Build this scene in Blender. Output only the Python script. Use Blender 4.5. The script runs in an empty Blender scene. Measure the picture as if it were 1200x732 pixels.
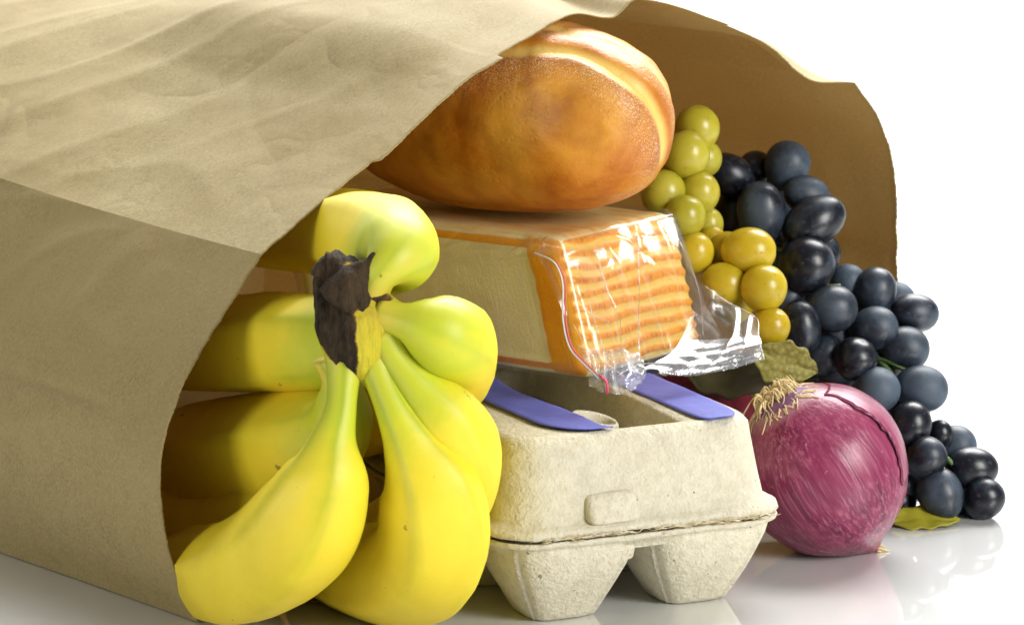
import bpy, bmesh, math, random
import numpy as np
from mathutils import Vector, Matrix, noise
PI = math.pi
random.seed(7)
rng = np.random.default_rng(7)
S = bpy.context.scene
COL = S.collection

# ------------------------------------------------------------------ camera
cd = bpy.data.cameras.new('camera')
cam = bpy.data.objects.new('camera', cd)
COL.objects.link(cam)
cam.location = (0, -1.0, 0.298)
cam.rotation_euler = (math.radians(90 - 10.5), 0, 0)
cd.sensor_width = 36.0
cd.lens = 102.0
cd.clip_start = 0.05
cd.clip_end = 60
cd.dof.use_dof = True
cd.dof.focus_distance = 1.05
cd.dof.aperture_fstop = 25
S.camera = cam
# ------------------------------------------------------------------ light (studio)
w = bpy.data.worlds.new('World')
S.world = w
w.use_nodes = True
w.node_tree.nodes['Background'].inputs['Color'].default_value = (0.95, 0.97, 1.0, 1)
w.node_tree.nodes['Background'].inputs['Strength'].default_value = 0.13

def area(name, loc, target, sx, sy, power, color=(1, 1, 1)):
    ld = bpy.data.lights.new(name, 'AREA')
    ld.shape = 'RECTANGLE'
    ld.size, ld.size_y = sx, sy
    ld.energy = power
    ld.color = color
    o = bpy.data.objects.new(name, ld)
    o.location = loc
    o.rotation_euler = (Vector(target) - Vector(loc)).to_track_quat('-Z', 'Y').to_euler()
    COL.objects.link(o)
    return o
area('key_softbox', (1.02, -0.80, 0.60), (0.02, 0.05, 0.07), 0.5, 0.75, 20.5, (1.0, 0.985, 0.95))
area('back_softbox', (0.35, 1.15, 1.35), (0.0, 0.2, 0.0), 1.5, 0.9, 56, (1.0, 0.99, 0.97))
area('fill_softbox', (-1.22, -0.78, 0.36), (-0.10, 0.05, 0.10), 0.6, 0.5, 7.0, (1.0, 0.98, 0.94))
area('backdrop_light', (0.0, 2.0, 2.6), (0.0, 3.6, 0.7), 5.0, 1.2, 260)

S.render.engine = 'CYCLES'
S.view_settings.view_transform = 'Standard'
S.view_settings.look = 'None'
S.view_settings.exposure = 0.08
S.view_settings.gamma = 1.0
S.view_settings.use_curve_mapping = False
S.cycles.max_bounces = 12
S.cycles.transparent_max_bounces = 24

# ------------------------------------------------------------------ helpers (all lengths in cm)
CM = 0.01
WPOS = {}

def empty(name, loc, label, cat, group=None):
    o = bpy.data.objects.new(name, None)
    o.empty_display_size = 0.03
    COL.objects.link(o)
    o.location = Vector(loc) * CM
    WPOS[o.name] = Vector(loc)
    o['label'] = label
    o['category'] = cat
    if group: o['group'] = group
    return o

def link(name, me, parent, org, label=None, kind=None):
    o = bpy.data.objects.new(name, me)
    COL.objects.link(o)
    pw = Vector((0, 0, 0))
    if parent is not None:
        o.parent = parent
        pw = WPOS[parent.name]
    o.location = (Vector(org) - pw) * CM
    WPOS[o.name] = Vector(org)
    if label: o['label'] = label
    if kind: o['kind'] = kind
    return o

def mesh(name, V, F, m, parent=None, attr=None, label=None, kind=None, smooth=True, org=None, mats=None, fmat=None):
    """V in world cm -> one object whose origin sits at the middle of its own points"""
    V = np.asarray(V, float)
    if org is None:
        org = (V.min(0) + V.max(0)) / 2
    org = np.asarray(org, float)
    me = bpy.data.meshes.new(name)
    me.from_pydata(((V - org) * CM).tolist(), [], F)
    for mm in (mats or [m]):
        me.materials.append(mm)
    if smooth:
        me.polygons.foreach_set('use_smooth', [True] * len(me.polygons))
    if fmat is not None:
        me.polygons.foreach_set('material_index', fmat)
    for an, arr in (attr or {}).items():
        arr = np.asarray(arr, float)
        if arr.ndim == 1:
            a = me.attributes.new(an, 'FLOAT', 'POINT')
            a.data.foreach_set('value', arr)
        else:
            a = me.attributes.new(an, 'FLOAT_VECTOR', 'POINT')
            a.data.foreach_set('vector', arr.ravel())
    me.update()
    return link(name, me, parent, org, label, kind)

def grid_faces(nu, nv, closed_u=False, off=0, flip=False):
    """vertex index = j*nu + i"""
    F = []
    for j in range(nv - 1):
        for i in range(nu if closed_u else nu - 1):
            a = j * nu + i; b = j * nu + (i + 1) % nu
            f = (a + off, b + off, b + nu + off, a + nu + off)
            F.append(f[::-1] if flip else f)
    return F

def loft(rings, cap0=False, cap1=False, flip=False):
    n = len(rings[0])
    V = np.concatenate([np.asarray(r, float) for r in rings])
    F = grid_faces(n, len(rings), True, flip=flip)
    if cap0:
        c = tuple(range(n))
        F.append(c if flip else c[::-1])
    if cap1:
        c = tuple(range((len(rings) - 1) * n, len(rings) * n))
        F.append(c[::-1] if flip else c)
    return V, F

def merge(parts):
    V = []; F = []; o = 0
    for v, f in parts:
        V.append(np.asarray(v, float))
        F += [tuple(i + o for i in q) for q in f]
        o += len(v)
    return np.concatenate(V), F

def catmull(P, n):
    """n points through P (any dimension), uniform in chord length"""
    P = np.asarray(P, float)
    d = np.maximum(np.linalg.norm(np.diff(P[:, :min(3, P.shape[1])], axis=0), axis=1), 1e-4)
    t = np.concatenate([[0], np.cumsum(d)])
    m = np.zeros_like(P)
    m[1:-1] = (P[2:] - P[:-2]) / (t[2:] - t[:-2])[:, None]
    m[0] = (P[1] - P[0]) / d[0]; m[-1] = (P[-1] - P[-2]) / d[-1]
    x = np.linspace(0, t[-1], n)
    k = np.clip(np.searchsorted(t, x, side='right') - 1, 0, len(P) - 2)
    h = d[k]; s = ((x - t[k]) / h)
    s = s[:, None]; h = h[:, None]
    return ((2*s**3 - 3*s**2 + 1) * P[k] + (s**3 - 2*s**2 + s) * h * m[k]
            + (-2*s**3 + 3*s**2) * P[k+1] + (s**3 - s**2) * h * m[k+1])

def frames(P):
    T = np.gradient(P, axis=0)
    T /= np.linalg.norm(T, axis=1)[:, None]
    ref = np.array([0.0, 0.0, 1.0]) if abs(T[0][2]) < 0.9 else np.array([1.0, 0, 0])
    N = [np.cross(T[0], ref)]
    N[0] /= np.linalg.norm(N[0])
    for i in range(1, len(P)):
        v = N[-1] - T[i] * np.dot(N[-1], T[i])
        N.append(v / np.linalg.norm(v))
    N = np.array(N)
    return T, N, np.cross(T, N)

def tube(P, R, n=8, cap=True):
    P = np.asarray(P, float)
    R = np.full(len(P), R) if np.isscalar(R) else np.asarray(R)
    T, N, B = frames(P)
    rings = []
    for i in range(len(P)):
        a = np.linspace(0, 2 * PI, n, endpoint=False)
        rings.append(P[i] + R[i] * (np.cos(a)[:, None] * N[i] + np.sin(a)[:, None] * B[i]))
    return loft(rings, cap, cap)

def fn(p, sc, seed=0.0):
    return noise.noise(Vector((p[0] / sc + seed, p[1] / sc + seed * 1.7, p[2] / sc - seed * 2.3)))
def fbm(p, sc, seed=0.0, o=3):
    return sum(fn(p, sc / 2**k, seed + 5 * k) / 2**k for k in range(o))
def ridge(p, sc, seed=0.0):
    return (1 - min(1, abs(fn(p, sc, seed)) * 2.2)) ** 3
def smst(a, b, x):
    x = np.clip((x - a) / (b - a), 0, 1)
    return x * x * (3 - 2 * x)

# ------------------------------------------------------------------ materials
class M:
    def __init__(s, name, **kw):
        s.m = bpy.data.materials.new(name)
        s.m.use_nodes = True
        s.t = s.m.node_tree
        s.b = s.t.nodes['Principled BSDF']
        s.out = s.t.nodes['Material Output']
        for k, v in kw.items():
            s.set(k, v)
    def set(s, k, v):
        i = s.b.inputs[k.replace('_', ' ')]
        if isinstance(v, bpy.types.NodeSocket): s.t.links.new(v, i)
        else: i.default_value = (*v, 1) if isinstance(v, tuple) and len(v) == 3 and i.type == 'RGBA' else v
    def n(s, typ, ins=None, **props):
        nd = s.t.nodes.new(typ)
        for k, v in props.items(): setattr(nd, k, v)
        for k, v in (ins or {}).items():
            i = nd.inputs[k]
            if isinstance(v, bpy.types.NodeSocket): s.t.links.new(v, i)
            else: i.default_value = v
        return nd
    def attr(s, name):
        a = s.n('ShaderNodeAttribute', attribute_name=name)
        return a
    def coord(s): return s.n('ShaderNodeTexCoord').outputs['Object']
    def noise(s, scale, detail=4, rough=0.55, vec=None, dist=0.0):
        nd = s.n('ShaderNodeTexNoise', {'Scale': scale, 'Detail': detail, 'Roughness': rough, 'Distortion': dist})
        s.t.links.new(vec if vec is not None else s.coord(), nd.inputs['Vector'])
        return nd.outputs['Fac']
    def map(s, vec, scale=(1, 1, 1), loc=(0, 0, 0)):
        return s.n('ShaderNodeMapping', {'Vector': vec, 'Scale': scale, 'Location': loc}).outputs['Vector']
    def ramp(s, fac, stops, interp='LINEAR'):
        nd = s.n('ShaderNodeValToRGB', {'Fac': fac})
        cr = nd.color_ramp; cr.interpolation = interp
        while len(cr.elements) < len(stops): cr.elements.new(0.5)
        for e, (p, c) in zip(cr.elements, stops):
            e.position = p
            e.color = (*c, 1) if isinstance(c, tuple) else (c, c, c, 1)
        return nd.outputs['Color']
    def mix(s, fac, a, b, blend='MIX'):
        nd = s.n('ShaderNodeMix', data_type='RGBA', blend_type=blend)
        for i, v in ((0, fac), (6, a), (7, b)):
            if isinstance(v, bpy.types.NodeSocket): s.t.links.new(v, nd.inputs[i])
            else: nd.inputs[i].default_value = v if i == 0 else (*v, 1)
        return nd.outputs[2]
    def math(s, op, a, b=0.0, c=None, clamp=False):
        nd = s.n('ShaderNodeMath', operation=op, use_clamp=clamp)
        for i, v in enumerate((a, b) if c is None else (a, b, c)):
            if isinstance(v, bpy.types.NodeSocket): s.t.links.new(v, nd.inputs[i])
            else: nd.inputs[i].default_value = v
        return nd.outputs[0]
    def bump(s, h, strength=0.3, dist=0.001):
        nd = s.n('ShaderNodeBump', {'Height': h, 'Strength': strength, 'Distance': dist})
        s.set('Normal', nd.outputs['Normal'])
        return nd

# kraft paper
k = M('kraft_paper', Roughness=0.62)
k.set('Specular_IOR_Level', 0.35)
fine = k.noise(800, 3, 0.8)
mid = k.noise(95, 5, 0.65)
big = k.noise(11, 5, 0.6)
c = k.mix(k.ramp(fine, [(0.30, 0.0), (0.70, 1.0)]), (0.195, 0.146, 0.053), (0.460, 0.368, 0.164))
c = k.mix(k.ramp(mid, [(0.30, 0.0), (0.75, 0.8)]), c, (0.380, 0.303, 0.132))
c = k.mix(k.ramp(big, [(0.35, 0.0), (0.62, 0.5)]), c, (0.345, 0.252, 0.100))
fib = k.noise(1.0, 2, 0.5, k.map(k.coord(), (160, 1500, 900)))
c = k.mix(k.ramp(fib, [(0.64, 0.0), (0.72, 0.45)]), c, (0.16, 0.115, 0.05))
c = k.mix(k.ramp(k.noise(26, 4, 0.6, dist=0.8), [(0.64, 0.0), (0.70, 0.22)]), c, (0.23, 0.175, 0.085))
k.set('Base_Color', c)
cr = k.n('ShaderNodeTexVoronoi', {'Scale': 7.5, 'Vector': k.n('ShaderNodeVectorMath', {0: k.coord(), 1: k.n('ShaderNodeVectorMath', {0: k.n('ShaderNodeTexNoise', {'Scale': 9.0, 'Detail': 3.0}).outputs['Color'], 'Scale': 0.10}, operation='SCALE').outputs[0]}, operation='ADD').outputs[0]}, feature='DISTANCE_TO_EDGE')
crk = k.ramp(cr.outputs['Distance'], [(0.0, 0.0), (0.03, 0.75), (0.2, 1.0)])
crk = k.mix(k.ramp(k.noise(13, 2), [(0.48, 1.0), (0.62, 0.0)]), crk, (1.0, 1.0, 1.0))
crk = k.math('ADD', k.math('ABSOLUTE', k.math('SUBTRACT', k.noise(16, 2, 0.5), 0.5)), k.math('MULTIPLY', k.math('ABSOLUTE', k.math('SUBTRACT', k.noise(34, 2, 0.5, k.map(k.coord(), (1, 1, 1), (3, 5, 1))), 0.5)), 0.45))
h = k.math('ADD', k.math('MULTIPLY', crk, 1.5), k.math('ADD', k.math('MULTIPLY', fine, 0.10), k.math('MULTIPLY', k.noise(30, 4, 0.6), 0.35)))
bp2 = k.bump(h, 0.32, 0.0014)
def vfold(scale, loc, lo, hi):
    v_ = k.map(k.coord(), (1, 1, 1), loc)
    n_ = k.math('ABSOLUTE', k.math('SUBTRACT', k.noise(scale, 1.5, 0.45, v_, 0.4), 0.5))
    return k.math('MULTIPLY', k.math('MINIMUM', n_, 0.16), k.ramp(k.noise(scale * 0.7, 1, 0.5, k.map(k.coord(), (1, 1, 1), (loc[1], loc[0], 3))), [(lo, 0.0), (hi, 1.0)]))
hb = k.math('ADD', vfold(9, (1, 5, 2), 0.42, 0.55), k.math('ADD', k.math('MULTIPLY', vfold(20, (4, 2, 7), 0.45, 0.58), 0.5), k.math('MULTIPLY', vfold(44, (9, 3, 1), 0.50, 0.62), 0.22)))
bp1 = k.n('ShaderNodeBump', {'Height': hb, 'Strength': 0.42, 'Distance': 0.014})
k.t.links.new(bp1.outputs['Normal'], bp2.inputs['Normal'])
tr_ = k.n('ShaderNodeBsdfTranslucent', {'Color': (0.56, 0.27, 0.055, 1)})
mx_ = k.n('ShaderNodeMixShader', {0: 0.07, 1: k.b.outputs[0], 2: tr_.outputs[0]})
k.t.links.new(mx_.outputs[0], k.out.inputs['Surface'])
M_KRAFT = k.m

# white glossy acrylic
a = M('white_acrylic', Roughness=0.03, Base_Color=(0.71, 0.72, 0.705))
a.set('Specular_IOR_Level', 0.6)
a.set('Coat_Weight', 1.0); a.set('Coat_Roughness', 0.03)
a.set('Roughness', a.ramp(a.noise(2.5, 4), [(0.3, 0.03), (0.8, 0.075)]))
M_TABLE = a.m
M_BACK = M('white_backdrop_paper', Roughness=0.9, Base_Color=(0.88, 0.88, 0.88)).m

# banana skin: attributes t (0 stem..1 tip), rdg (ridge weight), green
b = M('banana_skin', Roughness=0.5)
b.set('Subsurface_Weight', 0.05); b.set('Subsurface_Radius', (0.006, 0.004, 0.001)); b.set('Subsurface_Scale', 0.6)
t = b.attr('t').outputs['Fac']; rdg = b.attr('rdg').outputs['Fac']
mot = b.noise(55, 5, 0.6)
lng = b.noise(28, 4, 0.6, dist=0.6)
yel = b.mix(b.ramp(mot, [(0.3, 0.0), (0.75, 1.0)]), (0.80, 0.610, 0.016), (0.88, 0.710, 0.032))
gfac = b.math('ADD', t, b.math('MULTIPLY', b.math('SUBTRACT', lng, 0.5), 0.22))
gcol = b.ramp(gfac, [(0.0, (0.62, 0.50, 0.05)), (0.05, (0.50, 0.52, 0.03)), (0.11, (0.52, 0.56, 0.02)), (0.22, (0.86, 0.68, 0.03)), (1.0, (0.84, 0.60, 0.03))])
c = b.mix(b.ramp(gfac, [(0.16, 1.0), (0.32, 0.12), (0.8, 0.0)]), yel, gcol)
rf = b.math('MULTIPLY', rdg, b.ramp(b.math('ADD', gfac, b.math('MULTIPLY', mot, 0.3)), [(0.14, 0.9), (0.34, 0.45), (0.60, 0.0)]))
c = b.mix(rf, c, (0.27, 0.37, 0.012))
spk = b.ramp(b.noise(420, 3, 0.6), [(0.71, 0.0), (0.76, 0.5)])
c = b.mix(spk, c, (0.35, 0.19, 0.03))
bru = b.ramp(b.noise(16, 6, 0.7, dist=1.0), [(0.63, 0.0), (0.72, 0.28)])
c = b.mix(bru, c, (0.46, 0.27, 0.03))
c = b.mix(b.ramp(t, [(0.955, 0.0), (0.975, 1.0)]), c, (0.035, 0.022, 0.012))
fle = b.ramp(b.noise(1.0, 3, 0.6, b.map(b.coord(), (210, 120, 170))), [(0.715, 0.0), (0.74, 0.7)])
c = b.mix(fle, c, (0.20, 0.10, 0.02))
b.set('Base_Color', c)
b.bump(b.math('ADD', b.math('MULTIPLY', mot, 0.6), b.math('MULTIPLY', b.noise(300, 2), 0.2)), 0.22, 0.0008)
M_BAN = b.m
# banana crown: attribute cut
q = M('banana_crown', Roughness=0.75)
q.set('Specular_IOR_Level', 0.15)
cut = q.attr('cut').outputs['Fac']
fibn = q.noise(1.0, 5, 0.65, q.map(q.coord(), (520, 520, 90)))
blot = q.noise(75, 6, 0.65)
dark = q.mix(q.ramp(fibn, [(0.35, 0.0), (0.68, 1.0)]), (0.008, 0.006, 0.004), (0.052, 0.036, 0.020))
dark = q.mix(q.ramp(q.noise(75, 5, 0.65), [(0.42, 0.0), (0.70, 0.85)]), dark, (0.085, 0.052, 0.024))
skin = q.mix(q.ramp(blot, [(0.35, 0.0), (0.7, 1.0)]), (0.58, 0.50, 0.035), (0.46, 0.34, 0.035))
edge = q.math('ADD', cut, q.math('MULTIPLY', q.math('SUBTRACT', blot, 0.5), 1.7))
c = q.mix(q.ramp(edge, [(0.40, 0.0), (0.50, 1.0)]), skin, (0.20, 0.095, 0.025))
c = q.mix(q.ramp(edge, [(0.50, 0.0), (0.64, 1.0)]), c, dark)
q.set('Base_Color', c)
q.bump(fibn, 0.9, 0.002)
M_CROWN = q.m

# bread: attributes crease, flour, top
r = M('bread_crust', Roughness=0.42)
r.set('Specular_IOR_Level', 0.35)
n1 = r.noise(34, 8, 0.62, dist=0.3); n2 = r.noise(16, 4, 0.55, dist=0.8); n3 = r.noise(620, 3, 0.7)
c = r.ramp(n1, [(0.28, (0.27, 0.065, 0.005)), (0.48, (0.48, 0.150, 0.010)), (0.70, (0.64, 0.26, 0.026))])
c = r.mix(r.ramp(n2, [(0.42, 0.0), (0.66, 0.75)]), c, (0.70, 0.36, 0.048))
c = r.mix(r.ramp(r.noise(23, 5, 0.6, r.map(r.coord(), (1, 1, 1), (3, 1, 2))), [(0.52, 0.0), (0.68, 0.6)]), c, (0.27, 0.070, 0.007))
c = r.mix(r.math('MULTIPLY', r.attr('brown').outputs['Fac'], r.ramp(r.noise(34, 4), [(0.25, 0.5), (0.6, 1.0)])), c, (0.33, 0.098, 0.008))
c = r.mix(r.attr('crease').outputs['Fac'], c, r.mix(n1, (0.76, 0.46, 0.09), (0.85, 0.61, 0.19)))
fl = r.math('MULTIPLY', r.ramp(r.noise(2100, 2, 0.7), [(0.52, 0.0), (0.66, 0.8)]), r.ramp(r.math('MULTIPLY', r.attr('flour').outputs['Fac'], r.noise(38, 4, 0.7)), [(0.14, 0.0), (0.40, 1.0)]))
c = r.mix(fl, c, (0.86, 0.74, 0.52))
r.set('Base_Color', c)
pore = r.ramp(r.n('ShaderNodeTexVoronoi', {'Scale': 330.0, 'Vector': r.coord()}).outputs['Distance'], [(0.12, 0.0), (0.3, 1.0)])
wr = r.noise(1.0, 5, 0.65, r.map(r.coord(), (60, 60, 190)), 0.6)
r.bump(r.math('ADD', r.math('ADD', r.math('MULTIPLY', n1, 0.5), r.math('MULTIPLY', wr, 0.30)), r.math('ADD', r.math('MULTIPLY', n3, 0.14), r.math('MULTIPLY', pore, 0.07))), 0.6, 0.002)
M_BREAD = r.m

# cheese: attribute bx (i,j,h) in cm along the block
ch = M('cheese', Roughness=0.38)
ch.set('Subsurface_Weight', 0.15); ch.set('Subsurface_Radius', (0.008, 0.005, 0.002)); ch.set('Subsurface_Scale', 0.5)
sep = ch.n('ShaderNodeSeparateXYZ', {'Vector': ch.attr('bx').outputs['Vector']})
bi, bj, bh = sep.outputs[0], sep.outputs[1], sep.outputs[2]
rindf = ch.attr('rind').outputs['Fac']; rid = ch.attr('rib').outputs['Fac']
bv = ch.n('ShaderNodeCombineXYZ', {0: bi, 1: bj, 2: bh}).outputs[0]
nz = ch.noise(1.1, 5, 0.6, bv)
nf = ch.noise(9.0, 3, 0.6, bv)
pale = ch.mix(nz, (0.80, 0.60, 0.25), (0.86, 0.70, 0.36))
cream = ch.mix(ch.noise(1.0, 3, 0.5, ch.map(bv, (0.2, 0.5, 1.6))), (0.88, 0.79, 0.47), (0.93, 0.88, 0.62))
orange = ch.mix(nf, (0.82, 0.26, 0.004), (0.90, 0.42, 0.014))
tick = ch.ramp(ch.noise(1.0, 2, 0.5, ch.map(bv, (9.0, 9.0, 1.5))), [(0.52, 0.0), (0.60, 1.0)])
rim_o = ch.mix(ch.math('MULTIPLY', tick, ch.ramp(rid, [(0.60, 0.0), (0.95, 0.6)])), orange, (0.50, 0.06, 0.003))
rb = ch.ramp(ch.math('ADD', rid, ch.math('MULTIPLY', ch.math('SUBTRACT', nz, 0.5), 1.1)), [(0.25, 0.0), (0.72, 1.0)])
front = ch.mix(rb, ch.mix(nz, (0.92, 0.68, 0.17), (0.90, 0.52, 0.07)), rim_o)
side_o = ch.ramp(ch.math('ADD', rindf, ch.math('MULTIPLY', ch.math('SUBTRACT', nz, 0.5), 0.5)), [(0.30, 0.0), (0.55, 1.0)])
face = ch.attr('face').outputs['Fac']
c = ch.mix(side_o, cream, orange)
c = ch.mix(ch.ramp(face, [(0.45, 0.0), (0.55, 1.0)]), c, front)
c = ch.mix(ch.attr('topf').outputs['Fac'], c, ch.mix(ch.ramp(ch.noise(1.0, 4, 0.6, ch.map(bv, (1.6, 0.35, 1))), [(0.48, 0.0), (0.68, 1.0)]), pale, (0.82, 0.40, 0.05)))
ch.set('Base_Color', c)
ch.bump(ch.math('ADD', nf, ch.math('MULTIPLY', tick, 0.4)), 0.25, 0.001)
M_CHEESE = ch.m

def film(name, base, edge, rough, white, col=(1, 1, 1), bs=60, bst=0.10):
    f = M(name)
    f.t.nodes.remove(f.b)
    tr = f.n('ShaderNodeBsdfTransparent', {'Color': (0.985, 0.985, 0.985, 1)})
    gl = f.n('ShaderNodeBsdfGlossy', {'Color': (*col, 1), 'Roughness': rough})
    df = f.n('ShaderNodeBsdfDiffuse', {'Color': (0.9, 0.9, 0.9, 1)})
    lw = f.n('ShaderNodeLayerWeight', {'Blend': 0.35})
    bp = f.n('ShaderNodeBump', {'Height': f.noise(bs, 4, 0.6, dist=1.0), 'Strength': bst, 'Distance': 0.0015})
    for nd in (gl, df, lw): f.t.links.new(bp.outputs[0], nd.inputs['Normal'])
    fac = f.math('MULTIPLY_ADD', lw.outputs['Facing'], edge, base, clamp=True)
    m1 = f.n('ShaderNodeMixShader', {0: fac, 1: tr.outputs[0], 2: gl.outputs[0]})
    wn = f.ramp(f.noise(60, 5, 0.65, dist=1.5), [(0.45, 0.0), (0.75, 1.0)])
    m2 = f.n('ShaderNodeMixShader', {0: f.math('MULTIPLY_ADD', wn, white, white * 0.35), 1: m1.outputs[0], 2: df.outputs[0]})
    f.t.links.new(m2.outputs[0], f.out.inputs['Surface'])
    return f.m
M_FILM = film('clear_film', 0.035, 0.20, 0.14, 0.012, bs=38, bst=0.22)
M_FILM2 = film('crumpled_film', 0.04, 0.22, 0.18, 0.035, bst=0.22)
M_CRUMPLE = film('gathered_film', 0.10, 0.40, 0.16, 0.40, bs=110, bst=0.4)
M_SEAL = film('silvery_seal_film', 0.34, 0.40, 0.26, 0.16, (0.93, 0.95, 0.97), 120, 0.30)
M_ZIP = M('pink_zip_plastic', Roughness=0.25, Base_Color=(0.75, 0.10, 0.16)).m
M_ZIP2 = M('pale_zip_plastic', Roughness=0.25, Base_Color=(0.62, 0.66, 0.72)).m
M_BLACKINK = M('black_ink', Roughness=0.3, Base_Color=(0.012, 0.012, 0.014)).m

# egg carton pulp
e = M('moulded_pulp', Roughness=0.93)
e.set('Specular_IOR_Level', 0.12)
p1 = e.noise(260, 5, 0.65); p2 = e.noise(28, 5, 0.6); p3 = e.noise(700, 2, 0.6)
c = e.mix(p2, (0.60, 0.555, 0.425), (0.73, 0.685, 0.545))
c = e.mix(e.ramp(p1, [(0.35, 0.55), (0.6, 0.0)]), c, (0.52, 0.465, 0.335))
c = e.mix(e.ramp(e.noise(330, 2, 0.5), [(0.73, 0.0), (0.76, 0.8)]), c, (0.16, 0.14, 0.13))
c = e.mix(e.ramp(e.noise(120, 1, 0.5, e.map(e.coord(), (1, 1, 1), (7, 3, 1))), [(0.83, 0.0), (0.845, 0.6)]), c, (0.34, 0.10, 0.15))
c = e.mix(e.ramp(e.noise(20, 3, 0.5, e.map(e.coord(), (1, 1, 1), (1, 9, 4))), [(0.6, 0.0), (0.75, 0.35)]), c, (0.36, 0.36, 0.34))
e.set('Base_Color', c)
e.bump(e.math('ADD', e.math('MULTIPLY', p1, 0.8), e.math('ADD', e.math('MULTIPLY', p2, 0.6), e.math('MULTIPLY', p3, 0.5))), 0.85, 0.0014)
M_PULP = e.m
tl = M('torn_pulp', Roughness=0.95)
tl.set('Base_Color', tl.mix(tl.ramp(tl.noise(260, 3), [(0.4, 0.0), (0.62, 1.0)]), (0.68, 0.60, 0.42), (0.46, 0.36, 0.19)))
M_TORN = tl.m
bl = M('blue_label_print', Roughness=0.6)
bl.set('Base_Color', bl.mix(bl.ramp(bl.noise(70, 5, 0.6), [(0.3, 0.0), (0.75, 1.0)]), (0.075, 0.090, 0.40), (0.115, 0.140, 0.53)))
bl.bump(bl.noise(260, 4), 0.3, 0.0008)
M_BLUE = bl.m

# onion: attribute od = (cos a, sin a, latitude)
def onion_mat(name, c0, c1, c2, c3):
    o = M(name, Roughness=0.30)
    o.set('Specular_IOR_Level', 0.4)
    v = o.attr('od').outputs['Vector']
    s1 = o.noise(1.0, 4, 0.6, o.map(v, (7, 7, 0.9)))
    s2 = o.noise(1.0, 3, 0.6, o.map(v, (30, 30, 0.8)))
    s3 = o.noise(1.0, 3, 0.5, o.map(v, (2.2, 2.2, 0.8)))
    c = o.ramp(s1, [(0.30, c0), (0.52, c1), (0.75, c2)])
    c = o.mix(o.ramp(s2, [(0.50, 0.0), (0.68, 0.55)]), c, c3)
    c = o.mix(o.ramp(s2, [(0.28, 0.6), (0.42, 0.0)]), c, c0)
    c = o.mix(o.ramp(s3, [(0.42, 0.0), (0.65, 0.6)]), c, c2)
    lat = o.n('ShaderNodeSeparateXYZ', {'Vector': v}).outputs[2]
    c = o.mix(o.ramp(lat, [(0.86, 0.0), (0.97, 0.65)]), c, (0.52, 0.33, 0.36))
    c = o.mix(o.ramp(lat, [(0.965, 0.0), (0.985, 0.8)]), c, (0.16, 0.06, 0.20))
    fl_ = o.ramp(o.noise(420, 2), [(0.70, 0.0), (0.74, 0.5)])
    c = o.mix(fl_, c, (0.55, 0.30, 0.36))
    o.set('Base_Color', c)
    o.bump(o.math('ADD', s1, o.math('MULTIPLY', s2, 0.6)), 0.22, 0.0012)
    return o.m
M_ONION = onion_mat('red_onion_skin', (0.100, 0.008, 0.034), (0.215, 0.023, 0.074), (0.31, 0.055, 0.120), (0.50, 0.19, 0.26))
M_ONION2 = onion_mat('dark_onion_skin', (0.07, 0.006, 0.014), (0.13, 0.012, 0.025), (0.17, 0.018, 0.030), (0.19, 0.03, 0.045))
M_SKINEDGE = M('onion_skin_edge', Roughness=0.4, Base_Color=(0.13, 0.012, 0.05)).m
st = M('dry_root', Roughness=0.8)
st.set('Base_Color', st.mix(st.noise(300, 2), (0.62, 0.46, 0.20), (0.80, 0.68, 0.40)))
M_ROOT = st.m

# grapes
def dark_grape(name):
    g = M(name, Roughness=0.22)
    oi = g.n('ShaderNodeObjectInfo').outputs['Random']
    v = g.n('ShaderNodeVectorMath', {0: g.coord(), 1: g.n('ShaderNodeCombineXYZ', {0: oi, 1: oi, 2: oi}).outputs[0]}, operation='ADD').outputs[0]
    v2 = g.n('ShaderNodeVectorMath', {0: g.coord(), 1: g.n('ShaderNodeVectorMath', {0: g.n('ShaderNodeCombineXYZ', {0: oi, 1: oi, 2: oi}).outputs[0], 'Scale': 37.0}, operation='SCALE').outputs[0]}, operation='ADD').outputs[0]
    bn = g.noise(55, 5, 0.62, v2, 0.4)
    amt = g.math('MULTIPLY_ADD', g.math('POWER', oi, 2.0), 0.42, -0.17)
    f = g.ramp(g.math('ADD', bn, amt), [(0.40, 0.0), (0.74, 1.0)])
    c = g.mix(f, (0.0055, 0.0065, 0.012), (0.060, 0.086, 0.120))
    c = g.mix(g.ramp(g.noise(500, 2, 0.5, v2), [(0.60, 0.0), (0.72, 0.3)]), c, (0.11, 0.14, 0.17))
    g.set('Base_Color', c)
    g.set('Roughness', g.math('MULTIPLY_ADD', f, 0.26, 0.31))
    g.bump(g.noise(160, 3, 0.6, v2), 0.08, 0.0006)
    return g.m
M_DG = dark_grape('dark_grape_skin')
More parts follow.
